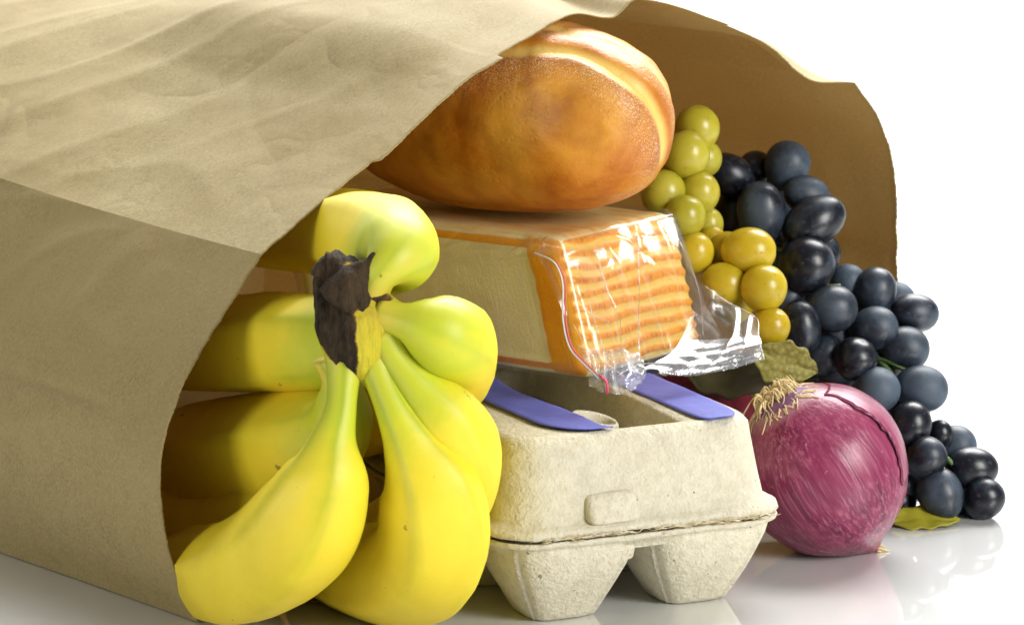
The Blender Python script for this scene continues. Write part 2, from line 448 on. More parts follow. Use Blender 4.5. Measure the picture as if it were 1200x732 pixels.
def green_grape(name, ca, cb):
    g = M(name, Roughness=0.3)
    oi = g.n('ShaderNodeObjectInfo').outputs['Random']
    v2 = g.n('ShaderNodeVectorMath', {0: g.coord(), 1: g.n('ShaderNodeVectorMath', {0: g.n('ShaderNodeCombineXYZ', {0: oi, 1: oi, 2: oi}).outputs[0], 'Scale': 37.0}, operation='SCALE').outputs[0]}, operation='ADD').outputs[0]
    n1 = g.noise(60, 5, 0.6, v2)
    c = g.mix(g.ramp(n1, [(0.3, 0.0), (0.72, 1.0)]), ca, cb)
    c = g.mix(g.math('MULTIPLY', oi, 0.55), c, (0.48, 0.39, 0.016))
    c = g.mix(g.ramp(g.noise(40, 4, 0.6, v2, 1.0), [(0.62, 0.0), (0.72, 0.45)]), c, (0.33, 0.21, 0.03))
    c = g.mix(g.ramp(g.noise(520, 2, 0.5, v2), [(0.66, 0.0), (0.72, 0.6)]), c, (0.24, 0.15, 0.02))
    g.set('Base_Color', c)
    g.set('Subsurface_Weight', 0.6); g.set('Subsurface_Radius', (0.006, 0.005, 0.001)); g.set('Subsurface_Scale', 0.8)
    g.bump(n1, 0.08, 0.0006)
    return g.m
M_GG = green_grape('green_grape_skin', (0.33, 0.305, 0.012), (0.52, 0.47, 0.07))
M_YG = green_grape('yellow_grape_skin', (0.44, 0.31, 0.008), (0.60, 0.43, 0.020))
M_STEM = M('green_stem', Roughness=0.5, Base_Color=(0.10, 0.17, 0.05)).m
lf = M('leaf', Roughness=0.5)
lr = lf.attr('vein').outputs['Fac']
vor = lf.n('ShaderNodeTexVoronoi', {'Scale': 380.0, 'Vector': lf.coord()}).outputs['Distance']
c = lf.mix(lf.noise(60, 4), (0.17, 0.16, 0.025), (0.28, 0.26, 0.055))
c = lf.mix(lf.ramp(vor, [(0.25, 0.45), (0.5, 0.0)]), c, (0.38, 0.38, 0.14))
c = lf.mix(lf.math('MULTIPLY', lr, 0.6), c, (0.42, 0.38, 0.10))
lf.set('Base_Color', c)
lf.bump(lf.math('SUBTRACT', 1.0, vor), 0.6, 0.001)
M_LEAF = lf.m
lf = M('dark_leaf', Roughness=0.55)
lf.set('Base_Color', lf.mix(lf.noise(60, 4), (0.035, 0.032, 0.008), (0.065, 0.055, 0.014)))
M_LEAFD = lf.m
lf = M('yellow_leaf', Roughness=0.5)
lf.set('Base_Color', lf.mix(lf.noise(90, 4), (0.24, 0.23, 0.015), (0.42, 0.38, 0.03)))
M_LEAFY = lf.m

# ------------------------------------------------------------------ setting: table and backdrop
V = [(x, y, z) for z in (0, -2) for x, y in ((-320, -150), (320, -150), (320, 285), (-320, 285))]
F = [(0, 1, 2, 3), (7, 6, 5, 4), (0, 4, 5, 1), (1, 5, 6, 2), (2, 6, 7, 3), (3, 7, 4, 0)]
o = mesh('tabletop', V, F, M_TABLE, smooth=False, kind='structure')
prof = [(250, -2.6)] + [(340 + 60 * math.sin(a), 57.4 - 60 * math.cos(a)) for a in np.linspace(0, PI / 2, 14)] + [(400, 330)]
V = []; F = []
for (y, z) in prof:
    V += [(-600, y, z), (600, y, z)]
n = len(prof)
F = [(2*i, 2*i+1, 2*i+3, 2*i+2) for i in range(n - 1)]
V2 = [(x, y + 0.8, z - 0.8) for x, y, z in V]
F2 = [tuple(reversed([i + 2*n for i in f])) for f in F]
o = mesh('backdrop', V + V2, F + F2, M_BACK, kind='structure')

# ------------------------------------------------------------------ paper bag
MX = np.array([0.755, 0.656, 0.0]); AX = np.array([-0.656, 0.755, 0.0]); O0 = np.array([-8.9, 2.0, 0.0])
mouth = [
    [(-3.1, .03), (-4.0, 2.0), (-4.5, 4.3), (-4.45, 6.5), (-3.3, 9.0), (-1.8, 11.0), (0, 13.0)],
    [(0, 13.0), (2.5, 14.45), (5, 15.9), (7.5, 17.55), (10, 19.0), (12.5, 20.0), (15, 20.75), (17.1, 20.5), (18.3, 21.15), (22.5, 20.15), (26, 18.9), (28.5, 17.3), (31, 17.0)],
    [(31, 17.0), (33, 15.0), (34, 12.6), (34.3, 8.6), (34.6, 5.0), (33.5, .03)],
    [(33.5, .03), (20, .03), (8, .03), (-3.1, .03)]]
back = [
    [(-4.5, .03), (-4.3, 4.0), (-3.6, 8.0), (-1.0, 15.6)],
    [(-1.0, 15.6), (1.5, 17.2), (5, 18.6), (11, 20.0), (18, 20.6), (25, 19.9), (28, 19.0), (30.5, 17.6)],
    [(30.5, 17.6), (31.6, 12.0), (31.9, 8.0), (31.0, .03)],
    [(31.0, .03), (20, .03), (8, .03), (-4.5, .03)]]
NP = [112, 270, 132, 150]
LB = 43.0
ts = np.concatenate([[0, .12, .3], np.linspace(.6, 6, 14)[0:], np.linspace(6.4, LB, 120)])
per0 = []; per1 = []; pid = []
for pi_, n in enumerate(NP):
    A = catmull(mouth[pi_], n + 1)[:-1]; B = catmull(back[pi_], n + 1)[:-1]
    per0.append(A); per1.append(B); pid += [pi_] * n
per0 = np.concatenate(per0); per1 = np.concatenate(per1); pid = np.array(pid)
NPER = len(pid)
frac = np.concatenate([np.linspace(0, 1, n, endpoint=False) for n in NP])
def rim_e(i):
    """how far the torn rim sits back along the bag axis"""
    p = pid[i]; f = frac[i]; kk = per0[i][0]
    e = 0.017 * (1 if i % 2 else -1) * (1 + .8 * fn((i * .3, 0, 0), 1.0, 4))
    e += 0.13 * abs(fn((i * 0.17, 0.3, 0.7), 1.0, 3.1)) + 0.22 * fn((i * 0.025, 1.3, 0.7), 1.0, 8.1)
    if p == 1:
        if 5.1 < kk < 10.9: e -= 0.34 + .14 * smst(9, 10.9, kk)
        if kk > 23.4 and kk < 31: e += 0.30
    if p == 3:
        e += -1.6 * math.exp(-((kk - 5) / 4.0) ** 2)
    if p == 2:
        e += 0.25 * math.sin(PI * f)
    return e
CREASES = [(2, 21, 14, 10, .20, .6), (5, 30, 21, 15, .26, .8), (8, 34, 26, 18, -.22, .7), (3, 10, 10, 3, .10, .4), (10, 22, 17, 25, .12, .5),
           (1, 27, 9, 31, -.16, .7), (12, 30, 24, 20, .22, .5), (6, 16, 16, 14, -.10, .5), (14, 12, 22, 3, .14, .5), (4, 5, 8, 12, -.08, .4)]
P = np.zeros((len(ts), NPER, 3)); kz_ = np.zeros((len(ts), NPER))
for i in range(NPER):
    e0 = rim_e(i)
    for j, tt in enumerate(ts):
        s = tt / LB
        sb = s * s * (3 - 2 * s) * 0.5 + s * 0.5
        kz = per0[i] * (1 - sb) + per1[i] * sb
        z = kz[1]; kz_[j, i] = kz[0]
        if pid[i] == 1 and kz[0] > 24:         # the torn lip of the upper panel dips at the rim
            z -= 0.0
            z += 1.5 * smst(24.5, 28, kz[0]) * (1 - smst(29.5, 31, kz[0])) * smst(0.0, 4.5, tt)
        P[j, i] = O0 + MX * kz[0] + AX * (tt + e0 * math.exp(-tt / 1.2)) + np.array([0, 0, z])
def grid_normals(P):
    du = np.roll(P, -1, 1) - np.roll(P, 1, 1)
    dv = np.gradient(P, axis=0)
    N = np.cross(du, dv)
    N /= np.maximum(np.linalg.norm(N, axis=2, keepdims=True), 1e-9)
    return N
N0 = grid_normals(P)
if np.mean(np.sum(N0[:, 150] * np.array([0, 0, 1.0]), axis=1)) < 0: N0 = -N0
for j, tt in enumerate(ts):
    fade = 0.18 + 0.82 * smst(0, 6, tt)
    for i in range(NPER):
        if pid[i] == 3: continue
        p = P[j, i]
        f = frac[i]; side = pid[i]
        q = (np.dot(p - O0, MX), np.dot(p - O0, AX), p[2])
        edge = min(1, min(f, 1 - f) * NP[side] / 9.0)
        d = 0.07 * fbm(q, 9.0, 1.3) + .20 * (abs(fn(q, 11.0, 4.4)) - .2) + .10 * (abs(fn((q[0], q[1] * .6, q[2]), 5.0, 7.4)) - .2) - .06 * abs(fn((q[0] * .5, q[1], q[2]), 3.2, 1.4)) + 0.12 * (ridge((q[0], q[1] * .8, q[2]), 8.0, 4.7) - .3) * (0.3 + 0.7 * max(0, fn(q, 14, 2.2) + .4))
        if side == 1:
            par = q[0] * .755 - q[1] * .656; prp = q[0] * .656 + q[1] * .755
            prp += 0.8 * fn((par * .12, prp * .2, 4.0), 1.0, 3.0)
            a2 = (par * .16, prp, 0.0)
            d += 0.22 * (abs(fn(a2, 6.0, 9.1)) - .25) * smst(6, 22, tt) + 0.16 * (ridge(a2, 9.0, 2.1) ** 2 - .2) * smst(8, 22, tt)
            d += 0.80 * smst(7, 11, kz_[j, i]) * (1 - smst(19, 22, kz_[j, i])) * smst(0.3, 3.5, tt) * (1 - smst(16, 24, tt))
            for (k0_, t0_, k1_, t1_, am, wd) in CREASES:
                ux_, uy_ = k1_ - k0_, t1_ - t0_; ll = math.hypot(ux_, uy_)
                sp_ = ((q[0] - k0_) * ux_ + (q[1] - t0_) * uy_) / ll / ll
                dd_ = ((q[0] - k0_) * uy_ - (q[1] - t0_) * ux_) / ll + .5 * fn((sp_ * 3, k0_, 0), 1.0, 2)
                d += .5 * am * math.exp(-abs(dd_) / wd) * smst(-.15, .2, sp_) * (1 - smst(.8, 1.15, sp_))
        if side == 0:
            d -= 0.16 * math.exp(-((f - .52) / .018) ** 2) * smst(1, 5, tt) * (.6 + .4 * fn(q, 4, 1))
            d += 0.10 * (ridge((q[0], q[1] * .6 + q[2], q[2] * .6), 5.0, 6.6) - .3)
            d *= smst(0.0, 0.25, f)
        if side == 2:
            d += 0.30 * math.exp(-((f - .47) / .03) ** 2)
            d *= smst(0.0, 0.15, 1 - f)
        P[j, i] += N0[j, i] * d * fade * (0.35 + 0.65 * edge)
P[..., 2] = np.maximum(P[..., 2], 0.035)
N1 = grid_normals(P)
if np.mean(np.sum(N1[:, 150] * np.array([0, 0, 1.0]), axis=1)) < 0: N1 = -N1
Q = P - N1 * 0.045
Q[..., 2] = np.maximum(Q[..., 2], 0.07)
bag = empty('paper_bag', (-8, 12, 0), 'large brown kraft paper grocery bag lying open on its side around the food', 'paper bag')
start = np.concatenate([[0], np.cumsum(NP)])
nt = len(ts)
for pi_, nm in enumerate(['gusset', 'panel', 'gusset', 'panel']):
    idx = [x % NPER for x in range(start[pi_], start[pi_ + 1] + 1)]
    n = len(idx)
    A = P[:, idx].reshape(-1, 3); B = Q[:2, idx].reshape(-1, 3)      # the sheet, and a turned lip that gives the torn rim its thickness
    F = grid_faces(n, nt, flip=True) + grid_faces(n, 2, off=n * nt)
    F += [(i, i + 1, n * nt + i + 1, n * nt + i) for i in range(n - 1)]
    mesh(nm, np.concatenate([A, B]), F, M_KRAFT, bag)
c = P[-1].mean(0)
R0 = P[-1]; R1 = c + (P[-1] - c) * 0.5 + AX * 0.3; R2 = c + (P[-1] - c) * 0.02 + AX * 0.2
V, F = loft([R0, R1, R2], False, True)
mesh('base', V, F, M_KRAFT, bag, smooth=False)

# ------------------------------------------------------------------ bananas
bun = empty('banana_bunch', (-5.88, -1.00, 1.52), 'bunch of yellow bananas spilling from the bag with a blackened crown towards the camera', 'bananas')
B = [
 [(-5.63, -3.70, 10.51, .75), (-5.70, -4.20, 9.59, .55), (-5.77, -4.60, 8.79, .54), (-6.00, -4.80, 7.81, .80), (-6.27, -4.80, 6.48, 1.50), (-7.21, -4.20, 4.60, 1.95), (-8.67, -2.70, 2.92, 1.95), (-10.17, -0.20, 1.86, 1.75), (-11.65, 3.00, 1.35, 1.35), (-12.57, 5.50, 0.99, .8), (-13.07, 7.00, 0.75, .42)],
 [(-4.77, -3.60, 10.64, .75), (-4.44, -4.10, 9.71, .54), (-4.00, -4.40, 8.75, .62), (-3.40, -4.40, 7.56, 1.0), (-2.73, -4.10, 5.95, 1.72), (-2.70, -3.20, 3.67, 1.95), (-3.84, -1.40, 2.19, 1.9), (-5.38, 1.00, 1.65, 1.75), (-6.99, 4.50, 1.10, 1.4), (-8.16, 7.50, 0.61, .8), (-8.54, 9.00, 0.31, .42)],
 [(-4.41, -3.70, 11.10, .7), (-3.86, -4.00, 10.28, .55), (-3.17, -4.00, 9.40, .8), (-2.35, -3.70, 8.29, 1.3), (-1.88, -2.80, 6.74, 1.55), (-2.34, -1.00, 4.78, 1.65), (-3.59, 2.00, 3.06, 1.55), (-4.96, 5.50, 1.82, 1.25), (-5.90, 8.00, 1.15, .8), (-6.25, 9.50, 0.75, .42)],
 [(-4.32, -3.70, 11.83, .75), (-3.73, -4.00, 11.74, .6), (-3.16, -4.00, 11.57, .95), (-2.45, -3.60, 11.17, 1.4), (-2.06, -2.00, 10.44, 1.6), (-2.49, 1.00, 9.05, 1.7), (-3.68, 4.50, 7.36, 1.65), (-5.20, 8.00, 5.78, 1.5), (-6.62, 11.00, 4.60, 1.1), (-7.60, 13.50, 3.82, .45)],
 [(-4.84, -3.50, 12.82, .8), (-4.45, -3.80, 13.31, .65), (-4.11, -3.50, 13.64, .95), (-3.92, -2.50, 13.80, 1.38), (-4.32, 0.00, 13.63, 1.68), (-5.39, 3.50, 13.34, 1.72), (-6.85, 7.00, 13.01, 1.65), (-8.59, 11.00, 12.29, 1.5), (-10.27, 15.00, 11.48, 1.1), (-11.42, 18.00, 10.93, .45)],
 [(-5.26, -2.40, 11.06, .8), (-5.32, -1.40, 10.56, 1.2), (-5.93, 0.00, 10.14, 1.65), (-7.14, 1.40, 9.83, 1.78), (-8.85, 3.60, 9.40, 1.82), (-10.75, 7.00, 8.70, 1.8), (-12.64, 11.00, 7.91, 1.7), (-14.65, 15.00, 7.12, 1.2), (-15.92, 18.00, 6.53, .45)],
 [(-6.05, -3.00, 10.28, .8), (-5.91, -3.00, 9.63, .6), (-5.82, -2.70, 8.82, .85), (-5.98, -1.80, 7.72, 1.2), (-6.86, -0.20, 6.74, 1.75), (-8.51, 2.50, 5.77, 2.0), (-10.72, 6.00, 4.78, 1.95), (-12.78, 10.00, 3.84, 1.75), (-14.39, 13.50, 3.09, 1.2), (-15.16, 15.50, 2.69, .45)],
 [(-5.89, -2.00, 9.27, .6), (-6.06, -0.50, 7.27, .9), (-7.02, 1.00, 5.06, 1.5), (-9.06, 3.00, 2.80, 1.75), (-11.26, 6.00, 1.58, 1.75), (-13.11, 9.50, 1.20, 1.65), (-14.79, 13.00, 0.60, 1.2), (-15.68, 15.00, 0.23, .45)],
]
def banana(ctrl, k):
    n, m = 110, 40
    C = catmull(np.array(ctrl), n)
    Pc, R = C[:, :3], np.maximum(C[:, 3], .25)
    T, N, Bn = frames(Pc)
    L = np.concatenate([[0], np.cumsum(np.linalg.norm(np.diff(Pc, axis=0), axis=1))])
    tt = L / L[-1]
    a = np.linspace(0, 2 * PI, m, endpoint=False)
    ph = [0.5, 0.2, 0.9, 0.4, 1.0, 0.3, 0.7, 0.1][k]
    rings = []; ta = []; ra = []
    for i in range(n):
        x = 5 * (a + ph + 0.25 * math.sin(tt[i] * 4 + k))
        cs = np.abs(np.sin(x / 2))                      # flat sides meeting in five soft ridges
        amp = 0.125 * smst(.06, .3, tt[i]) * (1 - .5 * smst(.75, .95, tt[i]))
        prof_ = 1 + amp * ((1 - cs) ** 1.5 - 0.35)
        prof_ += 0.018 * np.array([fn((math.cos(q_) * 1.2, math.sin(q_) * 1.2, tt[i] * 5), 1.0, 3.3 + k) for q_ in a])
        rr = R[i] * prof_
        rings.append(Pc[i] + rr[:, None] * (np.cos(a)[:, None] * N[i] + np.sin(a)[:, None] * Bn[i]))
        ta.append(np.full(m, tt[i])); ra.append(np.clip((1 - cs) ** 2.5 * [1.5, .9, .5, .5, .5, .9, .8, .5][k], 0, 1))
    V, F = loft(rings, True, True)
    V[:, 2] = np.maximum(V[:, 2], 0.09)
    return mesh('banana', V, F, M_BAN, bun, {'t': np.concatenate(ta), 'rdg': np.concatenate(ra)})
for k_, ctrl in enumerate(B): banana(ctrl, k_)
# crown: the cut, dried end that holds the stems
cp = np.array([(-5.97, -2.80, 13.32, .62), (-5.93, -3.00, 13.23, .84), (-5.80, -3.30, 12.82, 1.04), (-5.63, -3.50, 12.27, 1.22), (-5.40, -3.60, 11.52, 1.36), (-5.20, -3.60, 10.82, 1.30), (-5.10, -3.40, 10.19, 1.05), (-5.04, -3.00, 9.69, .6)])
C = catmull(cp, 60); T, N, Bn = frames(C[:, :3])
m = 72; a = np.linspace(0, 2 * PI, m, endpoint=False)
rings = []; cut = []
ctr = C[:, :3]
for i in range(60):
    ring = []
    for q_ in a:
        d = math.cos(q_) * N[i] + math.sin(q_) * Bn[i]
        f_ = d[0] * 0.55 + d[1] * 0.83
        # flattened cut face on the side towards the camera and left
        towards = np.dot(d, np.array([-0.42, -0.90, 0.1]))
        rad = C[i, 3] * .93 * (1 + 0.09 * fbm((ctr[i] + d), 0.9, 7.7))
        v = ctr[i] + d * rad
        lim = 0.80
        pr = np.dot(v - ctr[i], np.array([-0.42, -0.90, 0.1]))
        if pr > lim * C[i, 3]:
            v = v - np.array([-0.42, -0.90, 0.1]) * (pr - lim * C[i, 3]) * .85
        groove = fn((q_ * 5.0, i * 0.03, 0), 1.0, 5.5) * 0.13 + .05 * fn((q_ * 14.0, i * .12, 0), 1.0, 2.5)
        v = v + d * groove * smst(.2, .7, towards)
        if i < 8: v = v + np.array([0, 0, .30 * fn(v, .45, 3.3) * (1 - i / 8)])
        ring.append(v)
        x_im = np.dot(d, np.array([1.0, 0, 0]))
        mk = smst(-.05, .45, towards) * (1 - smst(-.02, .34, x_im + .40 * (i / 60.0 - .4))) * (1 - smst(.72, .88, i / 60.0))
        mk = max(mk, 1 - smst(.06, .16, i / 60.0))
        mk *= 1 - .75 * (smst(.52, .62, i / 60.0) * (1 - smst(.74, .84, i / 60.0)) * (1 - smst(-.95, -.55, x_im)))
        cut.append(mk)
    rings.append(np.array(ring))
V, F = loft(rings, True, True)
crown = mesh('crown', V, F, M_CROWN, bun, {'cut': np.array(cut)})
def crown_bit(ctrl, cut_):
    sp = catmull(np.array(ctrl), 18)
    V, F = tube(sp[:, :3], sp[:, 3], 18)
    V = np.array([v + 0.09 * np.array([fn(v, .5, 1), fn(v, .5, 2), fn(v, .5, 3)]) + .03 * np.array([fn(v, .16, 1), fn(v, .16, 2), fn(v, .16, 3)]) for v in V])
    mesh('husk', V, F, M_CROWN, crown, {'cut': np.full(len(V), cut_)})
crown_bit([(-5.62, -4.00, 12.42, .95), (-5.33, -4.10, 13.02, .72), (-5.01, -4.10, 13.42, .42), (-4.80, -4.10, 13.71, .19), (-4.66, -4.10, 14.06, .04)], .74)
crown_bit([(-5.23, -3.90, 12.60, .62), (-4.77, -3.90, 12.66, .36), (-4.31, -3.80, 12.47, .24), (-3.94, -3.80, 12.20, .15), (-3.69, -3.70, 12.01, .05)], .50)
crown_bit([(-6.34, -3.40, 13.10, .5), (-6.22, -3.40, 13.48, .34), (-6.17, -3.30, 13.70, .16), (-6.20, -3.20, 13.83, .04)], .9)
# ------------------------------------------------------------------ egg carton
EO = np.array([4.92, 0.24, 0.0]); EX = np.array([.914, .407, 0]); EY = np.array([-.407, .914, 0])
def EW(x, y, z): return EO + EX * x + EY * y + np.array([0, 0, z])
def EWs(A): return np.array([EW(*p) for p in A])
ELEN = 15.2
carton = empty('egg_carton', EW(0, ELEN / 2, 0), 'grey beige moulded pulp egg carton with blue strips on its lid under the wrapped cheese', 'egg carton')
def rrect(cx, cy, hx, hy, r, z, n=192, jag=0.0, seed=0.0, zj=0.0, jmax=0):
    """rounded rectangle ring, evenly sampled"""
    r = min(r, hx - .01, hy - .01)
    seg = []
    st_ = [(hx, -hy + r, hx, hy - r), 0, (hx - r, hy, -hx + r, hy), 1, (-hx, hy - r, -hx, -hy + r), 2, (-hx + r, -hy, hx - r, -hy), 3]
    pts = []
    ccs = [(hx - r, hy - r, 0), (-hx + r, hy - r, PI / 2), (-hx + r, -hy + r, PI), (hx - r, -hy + r, 1.5 * PI)]
    m4 = n // 8
    for k in range(4):
        x0, y0, x1, y1 = st_[2 * k]
        for s in np.linspace(0, 1, m4, endpoint=False): pts.append((x0 + (x1 - x0) * s, y0 + (y1 - y0) * s))
        qx, qy, a0 = ccs[k]
        for s in np.linspace(0, 1, m4, endpoint=False): pts.append((qx + r * math.cos(a0 + s * PI / 2), qy + r * math.sin(a0 + s * PI / 2)))
    out = []
    for k, (x, y) in enumerate(pts):
        j = jag * (fn((x * 1.6, y * 1.6, z), 1.0, seed) + .7 * fn((x * 6, y * 6, z), 1.0, seed + 2))
        l = math.hypot(x, y) + 1e-6
        dz = zj * (fn((x * .7, y * .7, 0), 1.0, seed + 9) + .5 * fn((x * 3, y * 3, 0), 1.0, seed + 4))
        # the near left corner of the rim sags a little
        out.append((cx + x + x / l * j, cy + y + y / l * j, z + dz))
    return out
cy0 = ELEN / 2
# lid: outside up to the top, in over the edge of the opening, and back down inside
HX, HY = 5.38, 7.45
prof_l = [(HX + .30, HY + .30, 1.7, 3.44, .07), (HX + .42, HY + .42, 1.8, 3.52, .09), (HX + .36, HY + .36, 1.8, 3.72, .05), (HX + .08, HY + .08, 1.7, 3.80, .02), (HX - .02, HY - .02, 1.7, 3.92, 0),
          (HX - .16, HY - .20, 1.65, 4.7, 0), (HX - .28, HY - .38, 1.6, 5.5, 0), (HX - .42, HY - .55, 1.5, 6.2, 0), (HX - .46, HY - .70, 1.4, 6.58, 0), (HX - .58, HY - .88, 1.3, 6.85, 0), (HX - .76, HY - 1.02, 1.0, 6.95, 0)]
rings = [rrect(0, cy0, a_, b_, c_, z_, jag=j_, seed=2.2, zj=j_ * .8) for a_, b_, c_, z_, j_ in prof_l]
HL = np.array([(1.0, -.95), (1.8, -1.12), (4.0, -1.12), (6.3, -1.34), (8.5, -1.5), (10.5, -1.3), (14.2, -.7)])
HR = np.array([(1.0, 1.9), (1.8, 2.12), (3.8, 2.16), (6.0, 2.2), (8.0, 2.3), (10.0, 2.2), (14.2, 1.9)])
def hole_ring(g, z):
    """opening that widens towards the middle of the lid; g grows it sideways"""
    out = []
    for (x, y, _) in rrect(0, cy0, 1.0, 6.2 + g * .5, .22, z):
        l_ = np.interp(y, HL[:, 0], HL[:, 1]) - g; r_ = np.interp(y, HR[:, 0], HR[:, 1]) + g
        out.append((l_ + (r_ - l_) * (x + 1) / 2, y, z))
    return out
rings += [hole_ring(0, 6.93), hole_ring(-.08, 6.84), hole_ring(-.14, 6.5), hole_ring(-.30, 5.6), hole_ring(-.42, 5.2)]
inner = [(HX - 1.3, HY - 1.5, 1.2, 5.9), (HX - .5, HY - .55, 1.5, 5.0), (HX - .1, HY - .1, 1.6, 3.7), (HX + .30, HY + .30, 1.7, 3.44)]
rings = [EWs(r_) for r_ in rings]
V, F = loft(rings)
for k_ in range(len(V)):
    x = np.dot(V[k_] - EO, EX); y = np.dot(V[k_] - EO, EY)
    d = 0.05 * fbm(V[k_], 2.2, 3.3) + 0.02 * fn(V[k_], .6, 1.1)
    V[k_] += EX * d * np.sign(x) * .7 - EY * d * (1 if y < 3 else 0)
    if V[k_, 2] > 6.6: V[k_, 2] += .04 * fbm((x, y, 0), 2.5, 8.1) - .10 * smst(5.0, .0, 0) 
lid = mesh('lid', V, F, M_PULP, carton)
sm = lid.modifiers.new('solid', 'SOLIDIFY'); sm.thickness = 0.0016; sm.offset = -1
# pressed tab on the front of the lid and on the tray below it
def pad(cx, z0, z1, hx, yf, depth, lean0, lean1):
    rings = []
    for (ins, dep) in ((0, 0.12), (0.03, -depth * .6), (0.10, -depth), (0.22, -depth * 1.05)):
        ring = []
        hz = (z1 - z0) / 2; cz = (z0 + z1) / 2
        for k in range(48):
            a_ = 2 * PI * k / 48
            c_, s_ = math.cos(a_), math.sin(a_)
            x = math.copysign(abs(c_) ** .35, c_) * (hx - ins); z = math.copysign(abs(s_) ** .35, s_) * (hz - ins)
            ly = lean0 + (lean1 - lean0) * ((cz + z - z0) / (z1 - z0))
            ring.append(EW(cx + x, yf + ly + dep, cz + z))
        rings.append(np.array(ring))
    return loft(rings, False, True)
V, F = pad(-1.45, 3.74, 4.85, 1.0, 0.16, .34, -.10, .40)
V = V + np.array([[0, 0, .05 * fn(v, .9, 3.3)] for v in V]) + np.array([EY * .05 * fn(v, .7, 6.1) for v in V])
mesh('tab', V, F, M_PULP, lid)
# blue printed strips lying on the lid on both sides of the opening
def strip(outer, inner_):
    n = 40; mq = 10
    A = catmull(np.array(outer, float), n); B = catmull(np.array(inner_, float), n)
    pts = []
    for j in range(n):
        for i in range(mq):
            v_ = i / (mq - 1)
            p = A[j] * (1 - v_) + B[j] * v_
            pts.append((p[0] + .02 * fn((p[1], v_, 0), .5, 3), p[1], 6.978 + .02 * fn((p[0], p[1], 0), 1.1, 4) - .05 * v_ ** 6))
    top = EWs(pts)
    bot = top - np.array([0, 0, .03])
    F = grid_faces(mq, n) + grid_faces(mq, n, off=mq * n, flip=True)
    k0 = mq * n
    for i in range(mq - 1):
        F.append((i + 1, i, k0 + i, k0 + i + 1)); L = (n - 1) * mq
        F.append((L + i, L + i + 1, k0 + L + i + 1, k0 + L + i))
    for j in range(n - 1):
        a_ = j * mq; F.append((a_, a_ + mq, k0 + a_ + mq, k0 + a_)); a_ += mq - 1; F.append((a_ + mq, a_, k0 + a_, k0 + a_ + mq))
    return np.concatenate([top, bot]), F
V, F = strip([(-1.0, 1.12), (-2.0, 1.18), (-2.8, 1.76), (-3.16, 2.7), (-3.28, 4.4), (-3.4, 6.7), (-3.4, 13.4)], [(-.92, 1.2), (-1.12, 1.8), (-1.14, 2.9), (-1.14, 4.0), (-1.36, 6.3), (-1.52, 8.5), (-1.0, 12.8)])
mesh('blue_strip', V, F, M_BLUE, lid)
V, F = strip([(3.75, .98), (4.08, 1.30), (4.25, 1.9), (4.33, 2.8), (4.42, 5.0), (4.45, 7.4), (4.4, 13.2)], [(2.95, 1.0), (2.62, 1.35), (2.55, 2.2), (2.54, 2.9), (2.54, 4.4), (2.50, 7.4), (2.4, 12.8)])
mesh('blue_strip', V, F, M_BLUE, lid)
# tray: rim flange, web, six cups, two posts
prof_t = [(HX - .3, HY - .3, 1.6, 3.20), (HX + .1, HY + .1, 1.7, 3.24), (HX + .34, HY + .34, 1.8, 3.33), (HX + .38, HY + .38, 1.8, 3.25), (HX + .34, HY + .34, 1.8, 3.12), (HX + .05, HY + .05, 1.7, 3.02), (HX - .15, HY - .12, 1.7, 2.70)]
rings = [EWs(rrect(0, cy0, a_, b_, c_, z_, jag=.05 if 0 < k_ < 5 else 0, seed=7.0, zj=.04)) for k_, (a_, b_, c_, z_) in enumerate(prof_t)]
tray_parts = [loft(rings[::-1])]
web = [EWs(rrect(0, cy0, a_, b_, 1.6, z_)) for a_, b_, z_ in ((HX - .28, HY - .28, 3.2), (HX - .3, HY - .3, 2.95), (.6, .9, 2.9))]
tray_parts.append(loft(web, False, True, flip=False))
V, F = merge(tray_parts)
tray = mesh('tray', V, F, M_PULP, carton)
V, F = pad(-1.35, 2.15, 2.95, .95, 0.46, .25, .22, -.08)
mesh('tab', V, F, M_PULP, tray)
def cup(cx, cy, seed):
    n = 120
    rings = []
    lv = [(2.62, 3.22), (2.60, 3.0), (2.52, 2.6), (2.31, 2.0), (2.04, 1.4), (1.74, .85), (1.48, .38), (1.36, .16), (1.27, .05), (1.12, .0), (.9, 0.0), (.8, .25), (.3, .4)]
    for hw, z in lv:
        ring = []
        for k in range(n):
            a_ = 2 * PI * k / n
            c_, s_ = math.cos(a_), math.sin(a_)
            pw = 2 / (4.6 - .5 * (3.2 - z) / 3.2)
            x = math.copysign(abs(c_) ** pw, c_) * hw; y = math.copysign(abs(s_) ** pw, s_) * hw * .97
            l = math.hypot(x, y)
            dent = 0
            for rd in (-58, 32, 122, 212):
                da = (math.degrees(a_) - rd + 180) % 360 - 180
                dent += .22 * math.exp(-(da / 2.4) ** 2) - .10 * math.exp(-(da / 14) ** 2)
            f_ = 1 + (dent * smst(-.2, .3, z) * (1 - smst(2.9, 3.2, z)) + .05 * fbm((x, y, z), 1.6, seed) * (z > .1)) / max(l, .1)
            ring.append(EW(cx + x * f_, cy + y * f_, z))
        rings.append(np.array(ring))
    return loft(rings, False, True, flip=True)
for yy in (2.55, 7.5, 12.4):
    for xx in (-2.62, 2.72):
        V, F = cup(xx, yy, 3 + xx + yy); mesh('cup', V, F, M_PULP, tray)
